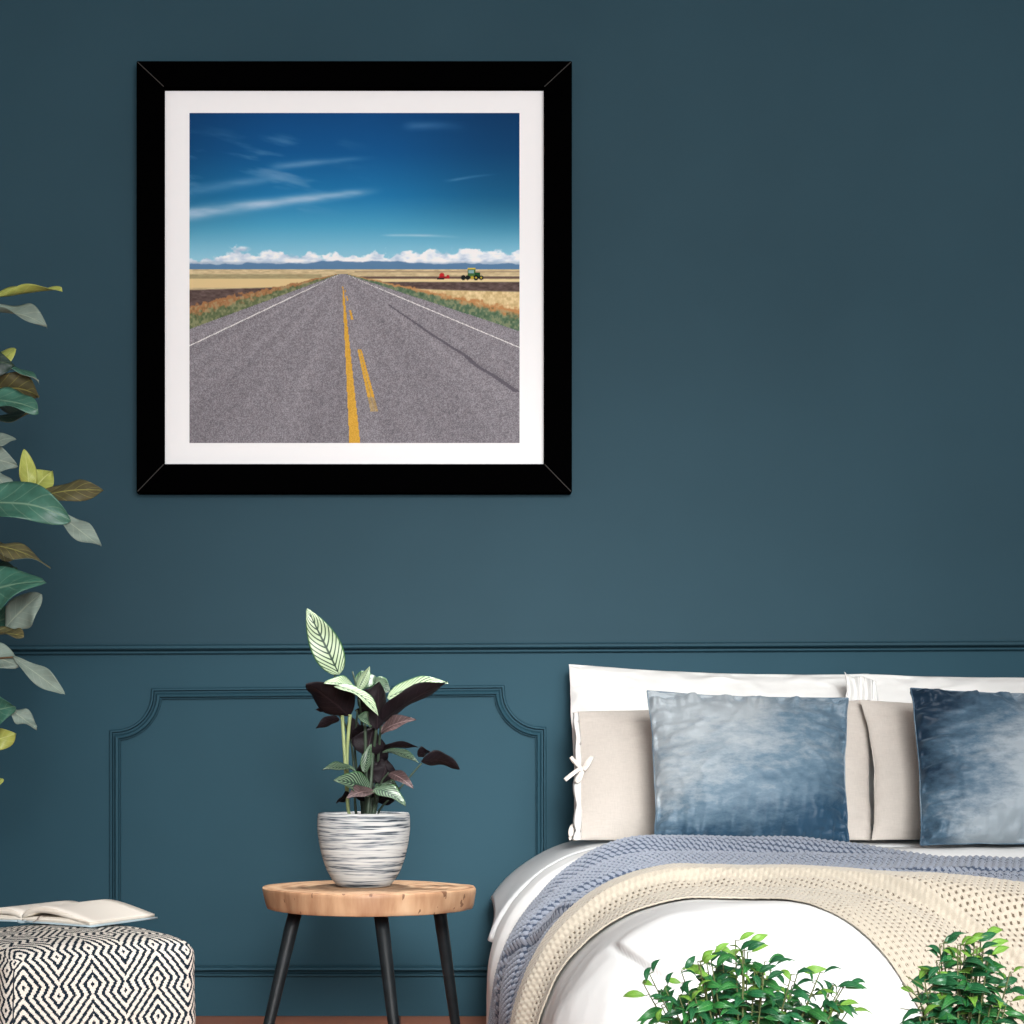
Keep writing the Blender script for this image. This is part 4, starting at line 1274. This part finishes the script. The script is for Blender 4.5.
def build_pillows():
    g1, g2, g3 = 'white pillows against the wall', 'beige pillows in the middle row', 'blue velvet cushions in front'
    DT, DB = 4.42, 4.26
    r, Pm, nr = pillow('pillow', pq((568, 664), (868, 674), (872, 837), (574, 837), DT, DB), .12, M['white_cotton'],
                'white pillow at the table side, behind the beige pillow with ribbon ties', 'pillow', g1, cu=.015, cv=.055, wr=.022, wfine=.012, seed=3)
    r, Pm, nr = pillow('pillow', pq((850, 674), (1170, 676), (1170, 837), (868, 837), DT - .055, DB - .055), .10, M['white_cotton'],
                'white pillow behind the shiny dark-edged cushion, cut off by the photo edge', 'pillow', g1, cu=.015, cv=.035, wr=.022, wfine=.012, seed=8)
    fl = []
    uu, vv = np.meshgrid(np.linspace(0, 1, 40), np.linspace(0, 1, 26), indexing='ij')
    xx = 843 + 33 * uu + 3 * np.sin(vv * 5) * (1 - uu); yy = 672 + 3.0 * np.abs(np.sin(uu * 5.2)) + (44 + 6 * np.sin(uu * 4)) * vv + 6 * uu
    Gf = np.stack([(xx - PX0) / F_PX * 4.30, 4.30 - DW - .009 * np.cos(uu * 15 + vv * 2.2 + np.sin(vv * 4)) * (1 - .4 * vv) - .005 * np.sin(uu * 33 + vv * 5) - .05 * vv + .0 * uu, CZ - (yy - PY0) / F_PX * 4.30], -1)
    sheet_mesh('pillowcase_flange', Gf[:, ::-1], .003, M['white_cotton'], r)
    DT, DB = 4.235, 4.10
    r, Pm, nr = pillow('pillow', pq((574, 712), (869, 700), (872, 840.5), (577, 840.5), DT, DB), .15, M['linen'],
                'beige linen pillow with ribbon ties at its open end', 'pillow', g2, cu=.012, cv=.02, p=2.0, wr=.006, wfine=.004, seed=12)
    # ribbon ties on the open end
    e = Pm[0]                                         # that end of the pillow, bottom to top
    def at(f): return e[int(f * (len(e) - 1))] + nr * .010
    def ribbon(pts, w, name='ribbon_tie'):
        c = catmull(pts, 20); T = np.gradient(c, axis=0); T /= np.linalg.norm(T, axis=1, keepdims=True)
        S = np.cross(T, nr); S /= np.linalg.norm(S, axis=1, keepdims=True) + 1e-9
        N2 = np.cross(S, T)
        V = []
        for i in range(len(c)):
            for (p, q) in ((-w, -.0008), (w, -.0008), (w, .0008), (-w, .0008)):
                V.append(c[i] + S[i] * p + N2[i] * q)
        Fq = [list(f) for f in grid_faces(len(c), 4, False, True)] + [[0, 1, 2, 3], [len(V) - 1, len(V) - 2, len(V) - 3, len(V) - 4]]
        return np.array(V), Fq
    D = 4.13
    pp = lambda x, y, d=0.0: P(x, y, D + d)
    parts = [ribbon([pp(582, 769), pp(577, 764, -.006), pp(571, 757, -.004), pp(574, 762, .004), pp(582, 769, .002)], .0042),
             ribbon([pp(583, 768), pp(578, 770, -.008), pp(571, 775, -.010), pp(565, 780, -.008)], .0050),
             ribbon([pp(584, 768), pp(587, 762, -.010), pp(592, 757, -.008), pp(588, 765, -.006), pp(584, 770, -.002)], .0040),
             ribbon([pp(582, 770), pp(578, 777, -.006), pp(576, 781, -.004), pp(580, 780, .0), pp(583, 771)], .0034)]
    V, F = join(parts); mesh_np('ribbon_tie', V, F, M['ribbon'], r)
    parts = [ribbon([pp(581, 834), pp(574, 826, -.006), pp(571, 833, -.008), pp(574, 838, -.006), pp(582, 836)], .0065),
             ribbon([pp(581, 836), pp(577, 838, -.008), pp(572, 838, -.012), pp(569, 839, -.012)], .0040)]
    V, F = join(parts); mesh_np('ribbon_tie', V, F, M['ribbon'], r)
    # scalloped frill along the open end
    ff = np.linspace(.03, .97, 90); Gf = []
    for f in ff:
        c = e[int(f * (len(e) - 1))]
        o_ = .003 + .0085 * abs(math.sin(f * 16.5 + .5)) * (1 - .75 * sstep(.45, .7, f))
        Gf.append([c + np.array([-o_, -.006, 0]), c + np.array([-o_ * .5, -.016, 0]), c + np.array([.004, -.016, 0]), c + np.array([.010, -.010, 0])])
    sheet_mesh('frill', np.array(Gf), -.0025, M['white_cotton'], r)
    r, Pm, nr = pillow('pillow', pq((861, 700), (1150, 706), (1150, 840.5), (872, 840.5), DT - .045, DB - .045), .15, M['linen'],
                'beige linen pillow standing next to the tied one, a pointed upper corner showing', 'pillow', g2, cu=.050, cv=.055, p=2.0, wr=.006, wfine=.004, seed=17)
    DT, DB = 4.00, 3.86
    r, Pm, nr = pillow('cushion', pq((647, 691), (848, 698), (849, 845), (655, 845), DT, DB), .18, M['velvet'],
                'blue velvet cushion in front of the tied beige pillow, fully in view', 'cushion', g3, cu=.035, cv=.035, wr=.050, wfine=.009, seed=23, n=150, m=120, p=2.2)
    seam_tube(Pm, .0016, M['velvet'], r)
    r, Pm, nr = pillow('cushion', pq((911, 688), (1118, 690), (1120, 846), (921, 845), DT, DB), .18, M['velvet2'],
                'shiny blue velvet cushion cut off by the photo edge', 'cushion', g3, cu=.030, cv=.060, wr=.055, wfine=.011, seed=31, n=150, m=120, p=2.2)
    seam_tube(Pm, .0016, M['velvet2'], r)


build_pillows()


# ------------------------------------------------------------------ small ficus plants at the foot of the bed
def build_ficus(cx, cy, prof, label, seed, nst, twigs, dens):
    """prof: (dx, z) outline of the crown top in metres around the centre"""
    rnd = random.Random(seed)
    root = empty('potted_ficus', (cx, cy, 0), label, 'plant', 'leafy ficus plants at the foot of the bed')
    V, F = lathe([(0, 0), (.052, 0), (.056, .004), (.072, .135), (.074, .14), (.067, .14), (.065, .128), (0, .126)], cx, cy, 40)
    mesh_np('pot', V, F, M['white_pot'], root)
    V, F = lathe([(0, .131), (.03, .132), (.0645, .129)], cx, cy, 32); mesh_np('soil', V, F, M['soil'], root)
    pd = np.array(prof)
    lv = []; br = []
    for i in range(nst):
        # where this shoot ends
        dx = pd[0, 0] + (pd[-1, 0] - pd[0, 0]) * ((i + rnd.random()) / nst)
        zt = np.interp(dx, pd[:, 0], pd[:, 1])
        depth = rnd.uniform(-1, 1) * .5 * min(.12, abs(pd[-1, 0] - pd[0, 0]) * .5)
        if rnd.random() < .55: zt -= rnd.uniform(.0, .06)
        end = np.array([cx + dx, cy + depth, zt]); st = np.array([cx + dx * .12, cy + depth * .2, .128])
        mid = np.array([cx + dx * .55, cy + depth * .6, .128 + (zt - .128) * .62])
        c = catmull([st, mid, end], 30)
        one = [tube(c, np.linspace(.0022, .0007, len(c)), 6)]; br.append(one)
        nl = dens
        for k in range(nl):
            f = 1 - (k / nl) * .62
            j = min(len(c) - 1, int(f * (len(c) - 1)))
            b = c[j]; T = c[min(j + 1, len(c) - 1)] - c[max(j - 1, 0)]; T /= np.linalg.norm(T)
            an = k * 2.4 + rnd.uniform(-.5, .5)
            d = np.array([math.cos(an), math.sin(an) * .9, 0]); d = d - T * np.dot(d, T); d /= np.linalg.norm(d)
            ln = rnd.uniform(.026, .040) * (0.8 if k < 2 else 1.0)
            dirv = d * .85 + T * (.75 if k < 2 else .35) + np.array([0, 0, -.05 - .25 * k / nl]); dirv /= np.linalg.norm(dirv)
            pb = b + d * .005
            one.append(tube(np.linspace(b, pb, 3), .0006, 5))
            y = rnd.random()
            mt = 2 if (k < 2 and y < .45) or y < .05 else (0 if y < .5 else 1)
            tip = pb + dirv * ln + np.array([0, 0, -ln * .28])
            lv.append(leaf(pb, tip, ln * rnd.uniform(.28, .37), rnd.uniform(15, 85), rnd.uniform(.12, .26), .25, .02, w_lance, 8, 5, .0004, seed * 1000 + i * 50 + k, mt, 0 if mt < 2 else 2, curl=.25))
    foliage('foliage', lv, [M['ficus'], M['ficus_dark'], M['ficus_young']], root)
    for tw in twigs:
        c = catmull([(cx, cy, .128)] + list(tw), 20); br.append([tube(c, np.linspace(.0016, .0006, len(c)), 5)])
    for one in br:
        V, F = join(one); mesh_np('branch', V, F, M['twig'], root)


def fic_prof(pts, cx, D): return [(P(x, y, D)[0] - cx, P(x, y, D)[2]) for (x, y) in pts]


D = 2.05
ca = P(742, 0, D)[0]
build_ficus(ca, D - DW, fic_prof([(644, 990), (656, 974), (668, 978), (690, 958), (712, 962), (742, 942), (756, 958), (778, 968), (800, 974), (812, 966), (828, 984), (842, 980), (847, 992)], ca, D),
            'wide bushy ficus with glossy dark green leaves in front of the white duvet', 5, 46, [], 15)
cb = P(958, 0, D)[0]
tws = [[P(932, 1024, D), P(920, 1000, D), P(902, 984, D - .01)], [P(932, 1020, D), P(926, 990, D), P(906, 976, D)], [P(928, 1024, D), P(914, 1012, D), P(900, 1008, D)], [P(930, 1010, D), P(938, 985, D), P(925, 972, D + .01)]]
build_ficus(cb, D - DW, fic_prof([(912, 988), (926, 978), (938, 950), (950, 944), (966, 944), (978, 936), (988, 938), (1000, 958), (1004, 976)], cb, D),
            'slender upright ficus with bright young leaves in front of the beige throw', 9, 26, tws, 15)

# ------------------------------------------------------------------ light
def area(name, loc, target, sx, sy, power, col=(1, 1, 1)):
    l = bpy.data.lights.new(name, 'AREA'); l.shape = 'RECTANGLE'; l.size = sx; l.size_y = sy; l.energy = power; l.color = col
    o = bpy.data.objects.new(name, l); C.objects.link(o); o.location = loc
    o.rotation_euler = (Vector(target) - Vector(loc)).to_track_quat('-Z', 'Y').to_euler()
    return o


area('added_front_fill', (1.0, -6.3, 1.85), (0.6, 0, 1.1), 3.0, 2.1, 245, (0.965, 0.99, 1.0))  # added unseen area lamp behind the camera, general front light
key = area('added_low_beam', (0.55, -5.5, 1.95), (0.46, -0.1, 0.20), 1.0, 1.0, 10.0, (1.0, 0.99, 0.97))  # added unseen lamp, narrow beam brightening the lower wall and bed
key.data.spread = math.radians(31)
top = area('ceiling_spot', (0.02, -1.0, 2.88), (-0.05, -0.9, 0.0), 0.22, 0.22, 3.5, (1.0, 0.99, 0.97))
top.data.spread = math.radians(34)

wd = bpy.data.worlds.new('world'); bpy.context.scene.world = wd; wd.use_nodes = True
wd.node_tree.nodes['Background'].inputs[0].default_value = (0.95, 0.98, 1.0, 1)
wd.node_tree.nodes['Background'].inputs[1].default_value = 0.5

# ------------------------------------------------------------------ camera
cam = bpy.data.cameras.new('camera'); co = bpy.data.objects.new('camera', cam); C.objects.link(co)
co.location = (0, -DW, CZ); co.rotation_euler = (math.pi / 2, 0, 0)
cam.sensor_fit = 'HORIZONTAL'; cam.sensor_width = 36.0; cam.lens = 36.0 * F_PX / 1024.0
cam.shift_x = (512 - PX0) / 1024.0; cam.shift_y = (PY0 - 512) / 1024.0
cam.clip_start = 0.05
sc = bpy.context.scene
sc.camera = co
sc.view_settings.view_transform = 'Standard'; sc.view_settings.look = 'None'
sc.view_settings.gamma = 1.0; sc.view_settings.use_curve_mapping = False
sc.view_settings.exposure = 0.0
